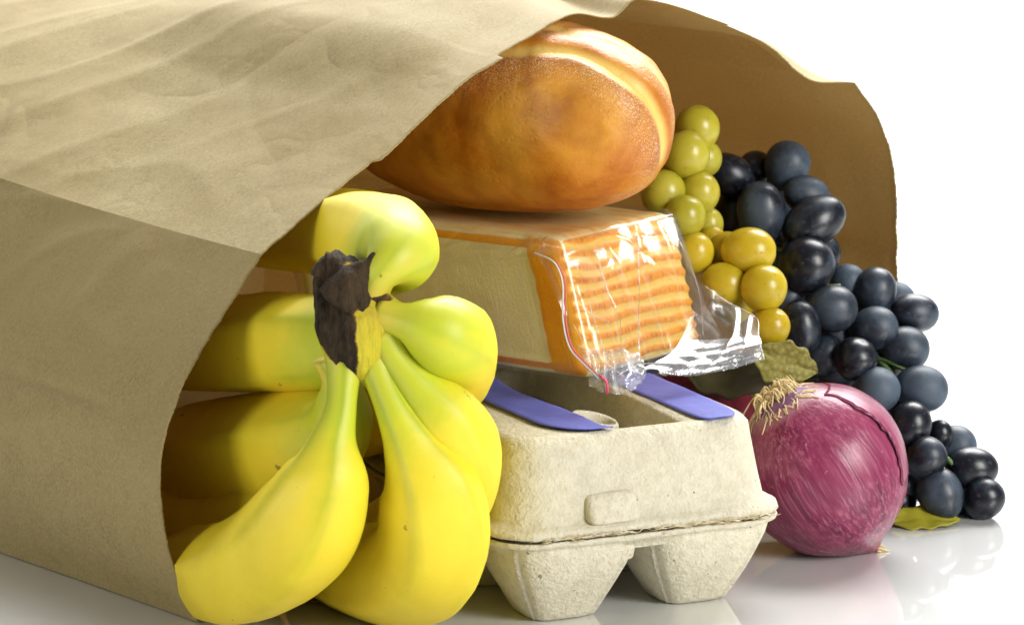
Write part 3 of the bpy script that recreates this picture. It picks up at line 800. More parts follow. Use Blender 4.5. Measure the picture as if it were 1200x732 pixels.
for yy, xp, zs in ((4.9, 0.15, 1.0), (11.0, 0.6, .72)):
    rings = []
    for r_, z in ((1.25, 2.95), (1.1, 4.2), (.95, 5.6), (.88, 6.35), (.82, 6.45), (.74, 6.35), (.66, 5.4), (.6, 4.5), (.3, 4.3)):
        rings.append(np.array([EW(xp + r_ * math.cos(t_), yy + r_ * math.sin(t_), 2.9 + (z - 2.9) * zs + (.18 * math.cos(t_ - 2.6) if z > 5 else 0)) for t_ in np.linspace(0, 2 * PI, 48, endpoint=False)]))
    V, F = loft(rings, False, True); mesh('post', V, F, M_PULP, tray)
# torn fibres along the seam
parts = []
for k_ in range(60):
    ang = rng.uniform(0, 1)
    x = rng.uniform(-5.1, 4.3); y = -.28 + rng.normal(0, .03)
    if abs(x) > 4.4: y += (abs(x) - 4.4) ** 2 * .9
    L = rng.uniform(.2, 1.3); z = 3.43 + rng.normal(0, .025)
    pts = np.array([EW(x + s * L, y - .05 * math.sin(PI * s) + rng.normal(0, .02), z + rng.normal(0, .035) + .05 * math.sin(PI * s)) for s in np.linspace(0, 1, 5)])
    pts = catmull(pts, 7)
    parts.append(tube(pts, np.array([.012, .04, .055, .06, .05, .035, .01]) * rng.uniform(.15, .5), 5))
V, F = merge(parts)
mesh('torn_fibres', V, F, M_TORN, lid, kind='stuff')

# ------------------------------------------------------------------ wrapped cheese
CA = np.array([2.9, 7.3, 7.28]); CF = np.array([.6, .8, 0]); CL = np.array([-.8, .6, 0])
SI, SJ, SH = 8.0, 14.0, 5.35
def cheese_pt(i, j, h):
    return CA + CF * i + CL * (j + 1.45 * (max(h, 0) / SH) ** 1.15) + np.array([0, 0, h])
def rbox(si, sj, sh, r, res, mi=0.0):
    """rounded box; returns points (i,j,h), quads, unit normals in box axes"""
    pts = {}; P_ = []; N_ = []; F = []
    def vid(i, j, k):
        key = (i, j, k)
        if key in pts: return pts[key]
        p = np.array([i / res[0] * si, j / res[1] * sj, k / res[2] * sh])
        lo = np.array([r] * 3); hi = np.array([si, sj, sh]) - r
        q_ = np.clip(p, lo, hi); d = p - q_
        l = np.linalg.norm(d)
        nn = d / l if l > 1e-9 else np.array([0, 0, 1.0])
        pts[key] = len(P_); P_.append(q_ + nn * r - mi); N_.append(nn)
        return pts[key]
    a_, b_, c_ = res
    for i in range(a_):
        for j in range(b_):
            F.append((vid(i, j, 0), vid(i, j + 1, 0), vid(i + 1, j + 1, 0), vid(i + 1, j, 0)))
            F.append((vid(i, j, c_), vid(i + 1, j, c_), vid(i + 1, j + 1, c_), vid(i, j + 1, c_)))
    for i in range(a_):
        for k in range(c_):
            F.append((vid(i, 0, k), vid(i + 1, 0, k), vid(i + 1, 0, k + 1), vid(i, 0, k + 1)))
            F.append((vid(i, b_, k), vid(i, b_, k + 1), vid(i + 1, b_, k + 1), vid(i + 1, b_, k)))
    for j in range(b_):
        for k in range(c_):
            F.append((vid(0, j, k), vid(0, j, k + 1), vid(0, j + 1, k + 1), vid(0, j + 1, k)))
            F.append((vid(a_, j, k), vid(a_, j + 1, k), vid(a_, j + 1, k + 1), vid(a_, j, k + 1)))
    return np.array(P_), F, np.array(N_)
cheese = empty('wrapped_cheese', CA + CF * 4 + CL * 6, 'orange rinded block of cheese in crinkled clear plastic wrap lying on the egg carton', 'cheese')
P_, F, N_ = rbox(SI, SJ, SH, .55, (96, 70, 84))
F = [f[::-1] for f in F]
bx = P_.copy(); rib = np.zeros(len(P_)); rind = np.zeros(len(P_)); face = np.zeros(len(P_)); topf = np.zeros(len(P_))
V = np.zeros_like(P_)
for k_ in range(len(P_)):
    i, j, h = P_[k_]; nn = N_[k_]
    d = .03 * fbm((i, j, h), 1.8, 1.0)
    fr = smst(.55, .95, -nn[1]); face[k_] = fr
    w_ = h + .08 * math.sin(i * .9) + .22 * fn((i, j, h * 1.6), 2.2, 2)
    rb = .5 + .5 * math.cos(2 * PI * w_ / .52)
    rib[k_] = rb * (1 if h > .35 else .4)
    d += fr * (.13 * (rb - .5) + .015 * math.cos(2 * PI * i / .22) * rb) 
    if nn[0] < -.5:
        rind[k_] = max(1 - smst(1.5, 1.75, j + .15 * fn((0, j, h), .8)), smst(4.72, 4.85, h) * .75 * (1 - smst(5.05, 5.2, h)), (1 - smst(.42, .55, h)) * smst(.12, .25, h) * .62)
        d -= .05 * smst(1.6, 1.8, j) * smst(.5, .7, h)
    topf[k_] = smst(.5, .9, nn[2])
    V[k_] = cheese_pt(i + nn[0] * d, j + nn[1] * d, h + nn[2] * d)
mesh('cheese_block', V, F, M_CHEESE, cheese, {'bx': bx, 'rib': rib, 'rind': rind, 'face': face, 'topf': topf})
# clear sleeve round the block
P_, F, N_ = rbox(SI + .24, SJ + .24, SH + .20, .45, (60, 70, 44), .11)
F = [f[::-1] for f in F]
V = np.zeros_like(P_)
for k_ in range(len(P_)):
    i, j, h = P_[k_]; nn = N_[k_]
    d = .07 + .07 * fn((i * .8, j * .4, h * .5), 1.6, 6.0) + .05 * ridge((i, j * .4, h * .5), 2.2, 2.0)
    if h < .3: d *= .2
    V[k_] = cheese_pt(i + nn[0] * d, j + nn[1] * d, max(h + nn[2] * d, -.09))
sleeve = mesh('film', V, F, M_FILM, cheese)
# loose film in front of the block, gathered to the sealed end
def sheet(rows, nu, nv, amp, seed, sc=1.0):
    R_ = [catmull(np.array(r_), nu) for r_ in rows]
    G = np.zeros((nv, nu, 3))
    st_ = np.array(R_)
    for i in range(nu): G[:, i] = catmull(st_[:, i], nv)
    du = np.gradient(G, axis=1); dv = np.gradient(G, axis=0)
    N = np.cross(du, dv); N /= np.maximum(np.linalg.norm(N, axis=2, keepdims=True), 1e-6)
    for j in range(nv):
        for i in range(nu):
            p = G[j, i]; u_ = i / (nu - 1); v_ = j / (nv - 1)
            d = amp * (.8 * fn(p, 1.9 * sc, seed) + 1.5 * (ridge((u_ * 3.6 + .5 * v_, v_ * .8, 0), 1.0, seed) - .4) + .35 * (ridge(p, 1.5 * sc, seed + 3) - .4))
            G[j, i] = p + N[j, i] * d
    return G.reshape(-1, 3), grid_faces(nu, nv)
rows = [
 [(0.82, 6.20, 12.50), (1.74, 6.40, 12.66), (3.24, 9.00, 12.70), (4.96, 11.20, 12.69), (6.32, 13.00, 12.62)],
 [(1.26, 5.40, 11.80), (2.26, 5.20, 11.83), (3.58, 7.20, 11.59), (5.20, 9.00, 11.38), (6.85, 11.50, 11.37)],
 [(1.79, 4.80, 10.57), (2.75, 4.60, 10.29), (3.86, 5.80, 10.00), (5.55, 7.80, 9.69), (7.54, 10.60, 9.67)],
 [(2.13, 4.60, 9.07), (3.00, 4.30, 8.81), (4.03, 5.00, 8.67), (5.84, 7.00, 8.47), (8.09, 9.80, 8.81)],
 [(2.83, 4.60, 8.11), (3.39, 4.40, 7.96), (4.41, 4.80, 8.01), (6.27, 6.60, 7.70), (8.45, 9.20, 7.63)],
]
V, F = sheet(rows, 110, 84, .13, 4.4)
mesh('film', V, F, M_FILM2, cheese)
# pinched corner
rows = [
 [(2.37, 4.20, 9.28), (3.12, 3.90, 9.15), (3.94, 4.20, 9.15), (4.58, 4.60, 8.85)],
 [(2.81, 4.10, 8.41), (3.30, 3.70, 8.36), (3.99, 3.90, 8.39), (4.77, 4.50, 8.39)],
 [(2.87, 3.90, 7.81), (3.49, 3.60, 7.62), (4.12, 3.70, 7.54), (4.76, 4.30, 7.82)],
]
V, F = sheet(rows, 70, 54, .26, 8.3, .34)
mesh('film', V, F, M_CRUMPLE, cheese)
# sealed silvery flap with crimped bands
rows = [
 [(7.26, 10.60, 10.51), (7.85, 10.40, 10.14), (8.66, 10.60, 9.57), (9.47, 11.00, 9.06)],
 [(6.95, 9.60, 9.62), (7.65, 9.20, 9.36), (8.60, 9.60, 9.02), (9.50, 10.20, 8.64)],
 [(6.11, 7.20, 8.49), (7.10, 7.60, 8.35), (8.38, 8.40, 8.32), (9.57, 9.30, 8.34)],
 [(4.80, 5.20, 8.15), (6.38, 6.20, 7.72), (8.08, 7.60, 7.66), (9.63, 8.80, 7.84)],
]
nu, nv = 130, 70
V, F = sheet(rows, nu, nv, .05, 2.7)
V = V.reshape(nv, nu, 3)
for j in range(nv):
    for i in range(nu):
        u_, v_ = i / (nu - 1), j / (nv - 1)
        cr_ = smst(.55, .62, v_) * (.5 + .5 * math.sin(v_ * 46 + 2 * fn((u_ * 4, v_ * 3, 0), 1.0, 1))) * .03 + smst(.60, .66, v_) * .025 * math.sin(u_ * 190) * smst(.2, .4, u_)
        V[j, i] += np.array([.3, -.9, .25]) * cr_
        if j == nv - 1: V[j, i, 2] += .03 * (1 if i % 3 < 1 else -1) * (1 + fn((i * .37, 0, 0), 1.0, 3))
mesh('seal', V.reshape(-1, 3), F, M_SEAL, cheese, mats=[M_FILM2, M_SEAL], fmat=[1 if (q_ // (nu - 1)) > 34 else 0 for q_ in range(len(F))])
zc = np.array([(0.82, 5.70, 12.45), (1.56, 4.90, 12.20), (1.84, 4.70, 11.54), (1.87, 4.30, 10.15), (2.12, 4.10, 9.17), (2.68, 3.90, 8.58), (3.17, 3.60, 8.13)])
V, F = tube(catmull(zc, 60), .035, 8); mesh('zip_strip', V, F, M_ZIP2, cheese)
zc2 = zc[1:] + np.array([.10, -.05, .02])
V, F = tube(catmull(zc2, 60), .025, 8); mesh('zip_strip', V, F, M_ZIP, cheese, label='thin pink zip line')
zc3 = np.array([(3.23, 3.40, 8.30), (3.42, 3.40, 8.11), (3.48, 3.40, 7.79), (3.45, 3.50, 7.61)])
V, F = tube(catmull(zc3, 14), .055, 8); mesh('zip_strip', V, F, M_ZIP, cheese, label='bright pink zip end')
zc4 = np.array([(4.68, 4.60, 8.15), (5.04, 4.90, 8.18), (5.43, 5.20, 8.09)])
V, F = tube(catmull(zc4, 14), [.05] + [.085] * 12 + [.04], 10); mesh('ink_mark', V, F, M_BLACKINK, cheese)
rows = [
 [(-4.38, 13.40, 12.35), (-3.34, 12.30, 12.45), (-1.31, 9.90, 12.59), (0.00, 8.70, 12.58), (1.03, 7.60, 12.53)],
 [(-4.37, 12.90, 11.75), (-3.33, 11.80, 11.86), (-1.30, 9.40, 11.98), (0.00, 8.20, 11.98), (0.89, 7.20, 11.98)],
 [(-4.37, 12.70, 11.17), (-3.33, 11.70, 11.26), (-1.30, 9.40, 11.45), (0.00, 8.20, 11.49), (0.77, 7.40, 11.46)],
]
V, F = sheet(rows, 80, 24, .07, 6.7, .8)
mesh('film', V, F, M_FILM2, cheese)
# bright creases where the film is folded over
for ctrl in ([(4.83, 9.60, 12.08), (4.79, 7.60, 10.71), (4.71, 6.20, 9.50), (4.71, 4.70, 8.51)], [(5.98, 12.40, 12.71), (6.71, 11.00, 11.58), (7.24, 10.20, 10.08), (7.31, 8.90, 8.75)],
             [(2.13, 4.90, 11.50), (2.81, 4.50, 10.46), (3.62, 5.20, 9.92)], [(3.21, 7.60, 12.01), (3.55, 6.20, 10.96), (3.97, 5.20, 10.11), (4.00, 4.30, 8.91)],
             [(7.45, 10.40, 10.38), (8.24, 10.30, 9.83), (9.49, 10.90, 9.04), (9.51, 9.80, 8.48), (9.65, 8.70, 7.83)], [(2.25, 4.30, 10.02), (2.68, 4.00, 9.29), (3.11, 3.50, 8.28)],
             [(2.81, 4.60, 10.86), (3.12, 4.20, 9.88), (3.49, 3.70, 8.71)], [(4.24, 4.90, 9.43), (3.94, 4.10, 8.79), (3.61, 3.60, 8.26)], [(5.41, 6.00, 8.25), (4.55, 4.60, 8.43), (3.86, 3.70, 8.24)]):
    V, F = tube(catmull(np.array(ctrl), 30), .014, 6); mesh('film_crease', V, F, M_SEAL, cheese)
# folded ear of film on the near edge of the block
rows = [
 [(-0.73, 6.80, 11.85), (0.00, 6.00, 12.27), (0.69, 5.70, 12.45), (1.32, 5.50, 12.36)],
 [(-0.06, 6.40, 12.34), (0.38, 5.90, 12.67), (0.94, 5.60, 12.85), (1.82, 5.60, 12.66)],
 [(0.70, 7.20, 12.76), (1.02, 7.00, 12.85), (1.43, 7.00, 12.88), (1.90, 6.60, 12.69)],
]
V, F = sheet(rows, 40, 30, .07, 3.7, .6)
mesh('film', V, F, M_FILM2, cheese)

# ------------------------------------------------------------------ bread
b1 = np.array([.75, -.66, 0.0]); b2 = np.array([-.66, -.75, 0.0]); b3 = np.array([0, 0, 1.0])
P1 = np.array((2.38, 12.00, 16.78)); BC = P1 - b1 * 4.3
BC[2] = 16.66
nu, nv = 240, 150
V = np.zeros((nv, nu, 3)); crease = np.zeros((nv, nu)); flour = np.zeros((nv, nu)); brown = np.zeros((nv, nu))
nrm = np.array([.37, .80, .48]); nrm /= np.linalg.norm(nrm)
for j in range(nv):
    th = PI * (j + .5) / nv
    for i in range(nu):
        ph = 2 * PI * i / nu
        cx_ = math.cos(th); s_ = math.sin(th)
        sb = s_ ** (.63 if cx_ > 0 else .85)
        kq = (abs(math.cos(ph)) ** 2.35 + abs(math.sin(ph)) ** 2.35) ** (-1 / 2.35)
        ux, uy, uz = cx_, sb * math.cos(ph) * kq, sb * math.sin(ph) * kq
        # round front end, tapered back
        lx = 8.2 * math.copysign(abs(ux) ** .95, ux)
        taper = 1 - .10 * smst(-.1, -1.0, ux) if ux < 0 else 1
        p = b1 * lx + b2 * uy * 3.85 * taper + b3 * uz * 3.95 * taper
        if uz < 0: p += b3 * .0
        # unit position relative to the round front end
        e_ = (p + BC - P1) / 3.85
        dd = e_ / max(1e-6, np.linalg.norm(e_)) if lx > 4.3 else np.array([0, 0, 0]) + (b2 * uy + b3 * uz) * .98 + b1 * max(-.9, (lx - 4.3) / 5)
        s1 = np.dot(dd, nrm) + .05 * fn(p, 2.0, 6)
        front_ = smst(-6.5, -2.0, lx)
        end_ = smst(-.62, -.25, dd[2])                      # scores fade low on the loaf
        g1 = math.exp(-((s1 + .17) / .085) ** 2) * front_ * end_
        g2 = math.exp(-((s1 - .28) / .085) ** 2) * front_ * end_
        crease[j, i] = min(1, max(smst(.12, .95, g1), .8 * smst(.12, .95, g2)))
        flour[j, i] = smst(-.70, -.30, s1) * (1 - smst(-.28, -.18, s1)) * (.5 + .5 * smst(.5, -2.5, np.dot(e_, b1) * 3.85)) + .55 * smst(-.05, .1, s1) + .22
        brown[j, i] = max(smst(-.45, -.27, s1) * (1 - smst(-.27, -.20, s1)), smst(-.08, 0, s1) * (1 - smst(.1, .2, s1)) * .6) * front_ * end_ * .55 + .8 * smst(1.5, -4.5, lx)  # browned score edges, plus painted shade darkening the loaf towards its back
        d = -.16 * g1 - .14 * g2 + .10 * smst(-.6, -.3, s1) * (1 - smst(-.30, -.17, s1)) * front_ * end_
        d += .13 * fbm(p, 3.2, 2.9) + .025 * fn(p, .7, 1.4) - .10 * ridge(p, 4.2, 7.7) * smst(-.2, -.8, uz) 
        nn = b1 * ux / 7.3 + b2 * uy / 3.85 + b3 * uz / 3.95 + 0; nn /= np.linalg.norm(nn)
        w_ = BC + p + nn * d
        if w_[2] < 13.0: w_[2] = 13.0 - (13.0 - w_[2]) * .35
        V[j, i] = w_
rings = [V[j] for j in range(nv)]
Vv, F = loft(rings, True, True)
o = mesh('bread_loaf', Vv, F, M_BREAD, None, {'crease': crease.ravel(), 'flour': flour.ravel(), 'brown': brown.ravel()})
o['label'] = 'round golden brown bread loaf with pale scored bands lying on the wrapped cheese'
o['category'] = 'bread'

# ------------------------------------------------------------------ onions
def onion(name, ctr, R, H, axis, m, label, squash=(1, 1), seed=0.0):
    root_ = empty(name, (ctr[0], ctr[1], 0), label, 'onion', 'red onions beside the egg carton')
    ctr = np.array(ctr); ax = np.array(axis) / np.linalg.norm(axis)
    x_ = np.cross(ax, [0, -1, 0.0]); x_ /= np.linalg.norm(x_); y_ = np.cross(ax, x_)
    pf = catmull(np.array([(.02, -1.22), (.10, -1.12), (.22, -1.03), (.45, -.90), (.76, -.64), (.96, -.22), (1.0, .10), (.96, .36), (.80, .66), (.54, .88), (.33, 1.0), (.23, 1.05), (.12, 1.06), (.01, 1.05)]), 110)
    nu = 180
    rings = []; od = []
    for r_, h_ in pf:
        ring = []
        for k in range(nu):
            a_ = 2 * PI * k / nu
            bmp = 1 + .018 * fn((math.cos(a_) * 1.5, math.sin(a_) * 1.5, h_), 1.0, seed) + .006 * fn((math.cos(a_) * 9, math.sin(a_) * 9, h_ * .7), 1.0, seed + 1)
            ring.append(ctr + (x_ * math.cos(a_) * squash[0] + y_ * math.sin(a_) * squash[1]) * r_ * R * bmp + ax * h_ * H)
            od.append((math.cos(a_) * (.25 + .75 * r_), math.sin(a_) * (.25 + .75 * r_), h_))
        rings.append(np.array(ring))
    V, F = loft(rings, True, True)
    V[:, 2] = np.maximum(V[:, 2], .02)
    body = mesh('bulb', V, F, m, root_, {'od': np.array(od)})
    return root_, body, ctr, ax, x_, y_, pf
oc = (12.09, 9.60, 3.19)
on, bulb, oc, oax, ox, oy, pf = onion('red_onion', (oc[0], oc[1], 3.22), 3.28, 3.34, (-.53, -.01, .85), M_ONION, 'glossy magenta red onion with a straw coloured root tuft beside the egg carton', (1.0, .97), 1.0)
def on_onion(a_, h_, off=0.0):
    r_ = np.interp(h_, pf[:, 1], pf[:, 0])
    n_ = (ox * math.cos(a_) + oy * math.sin(a_))
    return oc + n_ * (r_ * 3.28 + off) + oax * h_ * 3.34
# roots
parts = []
for k_ in range(130):
    a_ = rng.uniform(0, 2 * PI); r0 = rng.uniform(.05, .80) ** .8
    base = oc + (ox * math.cos(a_) + oy * math.sin(a_)) * r0 * .85 + oax * (3.48 - .12 * r0)
    out = (ox * math.cos(a_) + oy * math.sin(a_))
    L = rng.uniform(.14, .34); curl = rng.uniform(.5, 1.5)
    if k_ % 22 == 0: L *= 2.2
    p1 = base + oax * (.30 + .14 * rng.normal()) + out * L * .25 + np.array([0, 0, .05])
    p2 = base + out * L * .75 + oax * (.26 - .12 * curl * r0) + rng.normal(0, .13, 3)
    p3 = base + out * L * 1.25 - oax * (.02 + .28 * r0 * curl) + rng.normal(0, .19, 3)
    pts = catmull(np.array([base, p1, p2, p3]), 9)
    for q_ in range(len(pts)):   # stay outside the bulb
        rel = pts[q_] - oc; hh = np.dot(rel, oax) / 3.34; rad = rel - oax * np.dot(rel, oax); rr = np.linalg.norm(rad)
        lim = np.interp(hh, pf[:, 1], pf[:, 0]) * 3.28 + .03
        if hh < .99 and rr < lim and rr > 1e-3: pts[q_] = oc + oax * hh * 3.34 + rad / rr * lim
    parts.append(tube(pts, np.linspace(.050, .022, 9) * rng.uniform(.7, 1.2), 5))
V, F = merge(parts)
mesh('root_tuft', V, F, M_ROOT, on, kind='stuff')
# split outer skin: a dark edge and a raised flap of skin on the right
def seam_ang(h_): return SEAM0 + .22 * (1 - h_) 
best = None
for a_ in np.linspace(0, 2 * PI, 361):
    p = on_onion(a_, .2)
    sc_ = np.dot(p - oc, np.array([.86, -.50, .10]))
    if best is None or sc_ > best[0]: best = (sc_, a_)
SEAM0 = best[1]
sgn = 1 if np.dot(on_onion(SEAM0 + .5, .2) - oc, np.array([.5, .86, 0])) > np.dot(on_onion(SEAM0 - .5, .2) - oc, np.array([.5, .86, 0])) else -1
nu, nv = 26, 60
G = []; OD = []
for j in range(nv):
    h_ = .86 - j / (nv - 1) * 1.35
    for i in range(nu):
        u_ = i / (nu - 1)
        a_ = SEAM0 + sgn * (u_ * 1.5 + .10 * fn((h_ * 3, 0, 0), 1.0, 2.0) + .05 * fn((h_ * 11, 0, 0), 1.0, 3))
        off = .035 + .10 * (1 - u_) ** 2 * (.55 + .45 * math.sin(h_ * 5 + 1))
        G.append(on_onion(a_, h_, off)); OD.append((math.cos(a_ + .8), math.sin(a_ + .8), h_ * .8))
o = mesh('skin', G, grid_faces(nu, nv, flip=(sgn < 0)), M_ONION, on, {'od': np.array(OD)})
sm = o.modifiers.new('solid', 'SOLIDIFY'); sm.thickness = 0.0003; sm.offset = 1
pts = np.array([G[j * nu] for j in range(nv)]) - np.array([0.02, 0, .02])
V, F = tube(pts, .030, 6); mesh('skin_edge', V, F, M_SKINEDGE, on)
# dry neck of the onion lying on the table
parts = []
tipp = oc - oax * 3.34 * 1.08
for k_ in range(26):
    d_ = -oax * rng.uniform(.15, .6) + rng.normal(0, .16, 3) + np.array([.10, -.03, 0])
    p0 = tipp + rng.normal(0, .10, 3)
    pts = catmull(np.array([p0, p0 + d_ * .5, p0 + d_ + rng.normal(0, .05, 3)]), 6)
    pts[:, 2] = np.maximum(pts[:, 2], .05)
    parts.append(tube(pts, np.linspace(.07, .02, 6), 5))
V, F = merge(parts); mesh('dry_neck', V, F, M_ROOT, on, kind='stuff')
oc2 = (7.11, 18.00, 2.90)
onion('red_onion', (oc2[0], oc2[1], 3.1), 3.05, 3.0, (.3, .25, .9), M_ONION2, 'dark red onion half hidden behind the egg carton', (1, 1), 5.0)

# ------------------------------------------------------------------ grapes
def ellip(name, m, pear=0.0, nub=True):
    nu, nv = 40, 24
    rings = []
    for j in range(nv):
        th = PI * (j + .35) / (nv - .3)
        z = math.cos(th); r_ = math.sin(th)
        r_ *= 1 + pear * z
        if nub and j == 0: z -= .03
        rings.append(np.array([(r_ * math.cos(2 * PI * i / nu) * CM, r_ * math.sin(2 * PI * i / nu) * CM, z * CM) for i in range(nu)]))
    V, F = loft(rings, True, True, flip=True)
    me = bpy.data.meshes.new(name)
    me.from_pydata(V.tolist(), [], F)
    me.materials.append(m)
    me.polygons.foreach_set('use_smooth', [True] * len(me.polygons))
    me.update()
    return me
ME_D = [ellip('grape', M_DG, p) for p in (0.0, .06, .10)]
ME_G = ellip('grape', M_GG, .02); ME_Y = ellip('grape', M_YG, .04)
def grape(me, pos, rl, rs, tilt, parent, az):
    """long half axis rl, short half axis rs, tilt of the long axis away from straight up (radians, clockwise in view)"""
    o = bpy.data.objects.new('grape', me)
    COL.objects.link(o)
    o.parent = parent
    o.location = (Vector(pos) - WPOS[parent.name]) * CM
    o.rotation_euler = (az, tilt, 0)
    o.scale = (rs * 1.04, rs * 1.04, rl * 1.06)
    return o
black = empty('black_grape_bunch', (15.60, 17.00, -0.32), 'bunch of dusty blue black grapes tumbling out of the right side of the bag', 'grapes')
DK = [  # position (cm), long and short half axes (cm), tilt (degrees)
 ((9.11, 21.00, 13.25), 1.10, .86, 115), ((10.39, 23.00, 13.20), .78, .74, 20), ((11.64, 22.00, 13.48), 1.04, .94, 15), ((12.43, 21.00, 12.38), 1.00, .80, 110),
 ((10.37, 19.50, 11.84), 1.28, .98, -5), ((9.32, 21.50, 11.54), .90, .86, 30), ((12.58, 19.50, 11.48), 1.38, .98, 62), ((12.16, 18.20, 9.86), 1.14, 1.12, 20),
 ((14.08, 20.00, 8.80), .78, .74, 10), ((15.17, 19.50, 8.60), .93, .88, 15), ((16.84, 19.50, 7.62), 1.03, .80, 95), ((13.14, 17.50, 8.20), 1.04, .94, 100),
 ((11.79, 16.50, 7.57), 1.10, .82, -8), ((14.95, 18.00, 7.25), 1.00, .87, 70), ((16.30, 18.20, 6.38), 1.00, .90, 105), ((11.40, 18.50, 8.49), .76, .72, 40),
 ((13.55, 19.00, 6.66), .92, .90, 0), ((14.05, 16.50, 6.25), .86, .85, 20), ((12.86, 17.50, 6.23), .90, .84, 30), ((16.85, 17.00, 4.93), 1.08, .94, 100),
 ((14.89, 16.00, 5.04), .93, .91, 30), ((16.25, 15.50, 3.76), .92, .84, 15), ((17.60, 16.50, 3.03), .68, .55, 0), ((16.78, 14.60, 2.58), .83, .79, 40),
 ((18.86, 15.60, 1.91), 1.03, .83, 95), ((17.38, 14.40, 1.10), 1.06, .90, -20), ((19.20, 14.90, 0.79), .86, .84, 30), ((16.02, 15.40, 1.10), .74, .70, 0),
 ((15.70, 15.20, 0.57), .82, .74, 60), ((9.83, 21.00, 10.82), .70, .60, 60), ((14.47, 21.00, 7.59), .9, .85, 0), ((15.60, 19.50, 5.50), .95, .9, 60),
 ((13.09, 22.00, 9.63), .95, .9, 0), ((11.23, 21.50, 9.71), .9, .9, 0), ((11.97, 24.00, 11.54), .95, .9, 0), ((13.87, 20.00, 5.21), 1.0, .9, 80), ((16.12, 19.00, 3.59), .95, .9, 0),
 ((14.64, 18.50, 2.97), 1.0, .9, 40), ((15.65, 17.80, 1.67), .95, .9, 0), ((12.59, 20.00, 6.32), .95, .9, 0), ((10.93, 22.00, 8.52), .95, .9, 0), ((10.39, 25.00, 11.77), .95, .9, 0), ((16.55, 23.00, 7.41), .9, .85, 0),
 ((16.64, 16.60, 1.16), .9, .82, 20), ((18.32, 17.20, 2.40), .92, .82, 50), ((18.37, 16.20, 0.25), .88, .8, 10), ((15.93, 16.80, 2.63), .9, .85, 30),
 ((13.10, 21.00, 3.52), .95, .9, 0), ((13.98, 20.50, 2.52), .95, .9, 20), ((12.87, 22.00, 1.80), .95, .9, 0), ((14.38, 19.00, 1.20), .95, .9, 0), ((15.11, 17.50, 0.65), .92, .88, 0), ((13.71, 21.00, 0.72), .95, .9, 50),
 ((12.59, 24.00, 8.17), .95, .9, 0), ((14.18, 23.00, 6.10), .95, .9, 0), ((15.43, 22.30, 4.37), .95, .9, 70), ((14.74, 22.50, 3.20), .95, .9, 0), ((15.86, 21.00, 2.41), .95, .9, 0), ((12.14, 25.50, 9.81), .95, .9, 0), ((13.40, 24.00, 4.40), .95, .9, 0),
]
for k_, (pos, rl, rs, tl_) in enumerate(DK):
    grape(ME_D[k_ % 3], pos, rl, rs, math.radians(tl_), black, random.uniform(-.35, .35))
stem_pts = np.array([(10.27, 23.50, 11.61), (11.66, 20.40, 9.89), (12.86, 19.60, 8.40), (14.26, 19.00, 6.87), (15.72, 17.60, 5.35), (16.72, 16.80, 3.36), (17.81, 15.60, 2.02), (18.53, 15.60, 1.12)])
V, F = tube(catmull(stem_pts, 60), .13, 8); mesh('stem', V, F, M_STEM, black)
for a_, b_ in (((10.87, 19.60, 10.32), (11.92, 19.40, 10.06)), ((14.96, 18.20, 6.02), (16.31, 17.60, 5.56)), ((17.45, 15.60, 2.56), (18.17, 15.20, 1.86)), ((12.61, 18.60, 8.65), (13.61, 18.40, 8.97)), ((10.64, 19.00, 10.02), (11.32, 19.30, 9.43))):
    pm = (np.array(a_) + np.array(b_)) / 2 + np.array([0, -.15, .12])
    V, F = tube(catmull(np.array([a_, pm, b_]), 10), .10, 8); mesh('stem', V, F, M_STEM, black)
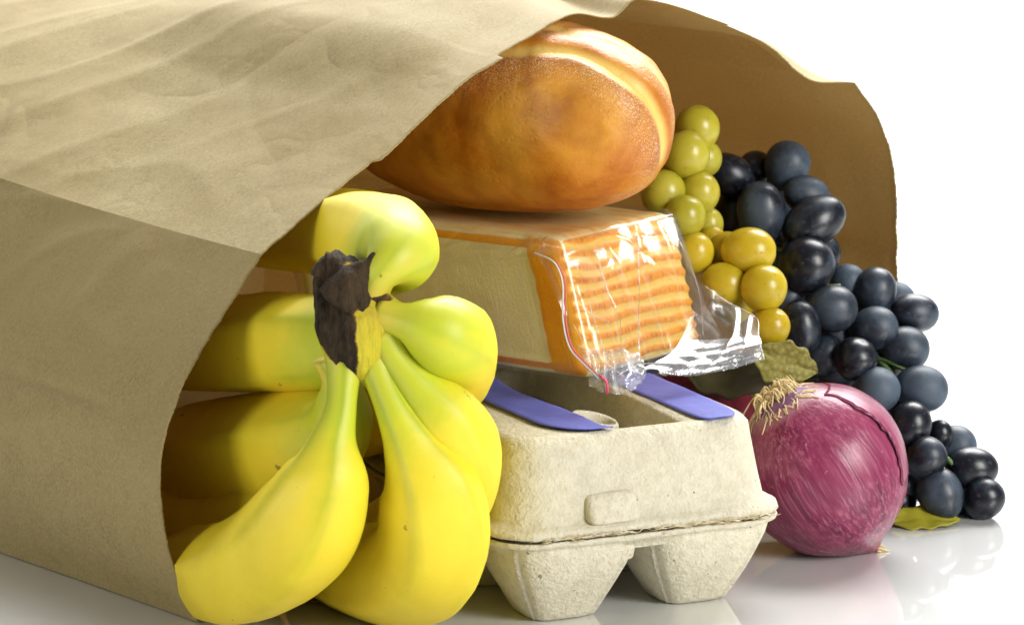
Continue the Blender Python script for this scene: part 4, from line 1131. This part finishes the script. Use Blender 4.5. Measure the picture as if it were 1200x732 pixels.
def leaf(ctr, ux, uy, L, W, m, bend, parent, seed):
    ctr = np.array(ctr); ux = np.array(ux, float); uy = np.array(uy, float)
    ux /= np.linalg.norm(ux); uy -= ux * np.dot(ux, uy); uy /= np.linalg.norm(uy); uz = np.cross(ux, uy)
    n, mq = 36, 17
    G = []; ve = []
    for j in range(n):
        s = j / (n - 1)
        w_ = W * (math.sin(PI * min(1, s ** .75)) ** .8) * (1 + .10 * math.sin(s * 22 + seed)) + .01
        for i in range(mq):
            v_ = i / (mq - 1) * 2 - 1
            z = bend * (s - .4) ** 2 * L * -.8 - .25 * W * (1 - abs(v_)) * .4 + .06 * fn((s * 5, v_ * 2, 0), 1.0, seed) * L * .4
            G.append(ctr + ux * (s - .5) * L + uy * v_ * w_ + uz * z)
            ve.append(max(math.exp(-(v_ / .07) ** 2), math.exp(-(((s * 7 - abs(v_) * 1.2) % 1 - .5) / .10) ** 2) * .6))
    o = mesh('leaf', G, grid_faces(mq, n), m, parent, {'vein': np.array(ve)})
    sm = o.modifiers.new('solid', 'SOLIDIFY'); sm.thickness = 0.0004
    return o
leaf((11.04, 13.20, 6.68), (.9, .35, -.42), (.45, -.2, .9), 3.1, .95, M_LEAF, .5, black, 1.0)
leaf((8.93, 14.40, 6.01), (.9, .2, -.25), (.25, -.3, .95), 4.4, 1.1, M_LEAFD, .3, black, 2.0)
leaf((16.73, 13.60, 0.34), (.95, .1, .03), (-.1, .95, .42), 2.9, .75, M_LEAFY, .25, black, 3.0)

green = empty('green_grape_bunch', (9.04, 16.00, 7.10), 'bunch of speckled yellow green grapes between the bread and the black grapes', 'grapes')
GR = [
 ((7.60, 18.50, 15.50), .92, .90, 0, 0), ((7.09, 17.30, 14.56), .97, .92, 20, 0), ((7.92, 18.80, 14.22), .74, .72, 0, 0), ((6.13, 16.60, 13.12), .90, .87, 40, 0),
 ((7.61, 17.00, 13.06), .84, .82, 0, 0), ((6.95, 15.80, 12.26), .85, .83, 20, 0), ((7.98, 17.20, 11.73), .68, .64, 0, 0), ((7.33, 15.40, 10.83), .84, .78, 10, 1),
 ((8.10, 16.80, 11.16), .60, .58, 0, 1), ((9.51, 15.20, 10.96), 1.06, .92, 90, 1), ((8.66, 16.20, 10.83), .78, .70, 60, 1), ((8.53, 14.80, 9.71), .87, .82, 115, 1),
 ((10.06, 14.20, 9.61), .92, .91, 0, 1), ((10.29, 13.80, 8.08), .82, .76, 30, 1), ((6.73, 19.50, 13.63), .9, .88, 0, 0), ((7.48, 18.50, 11.21), .9, .85, 0, 0),
 ((9.06, 16.50, 8.60), .85, .8, 30, 1), ((9.64, 17.50, 9.66), .8, .8, 0, 1),
]
for k_, (pos, rl, rs, tl_, yl) in enumerate(GR):
    grape(ME_Y if yl else ME_G, pos, rl, rs, math.radians(tl_), green, random.uniform(-.3, .3))
V, F = tube(catmull(np.array([(7.07, 19.50, 14.70), (7.45, 18.40, 13.25), (7.80, 18.20, 11.68), (8.74, 17.20, 10.07), (9.71, 16.00, 8.86)]), 40), .12, 8); mesh('stem', V, F, M_STEM, green)
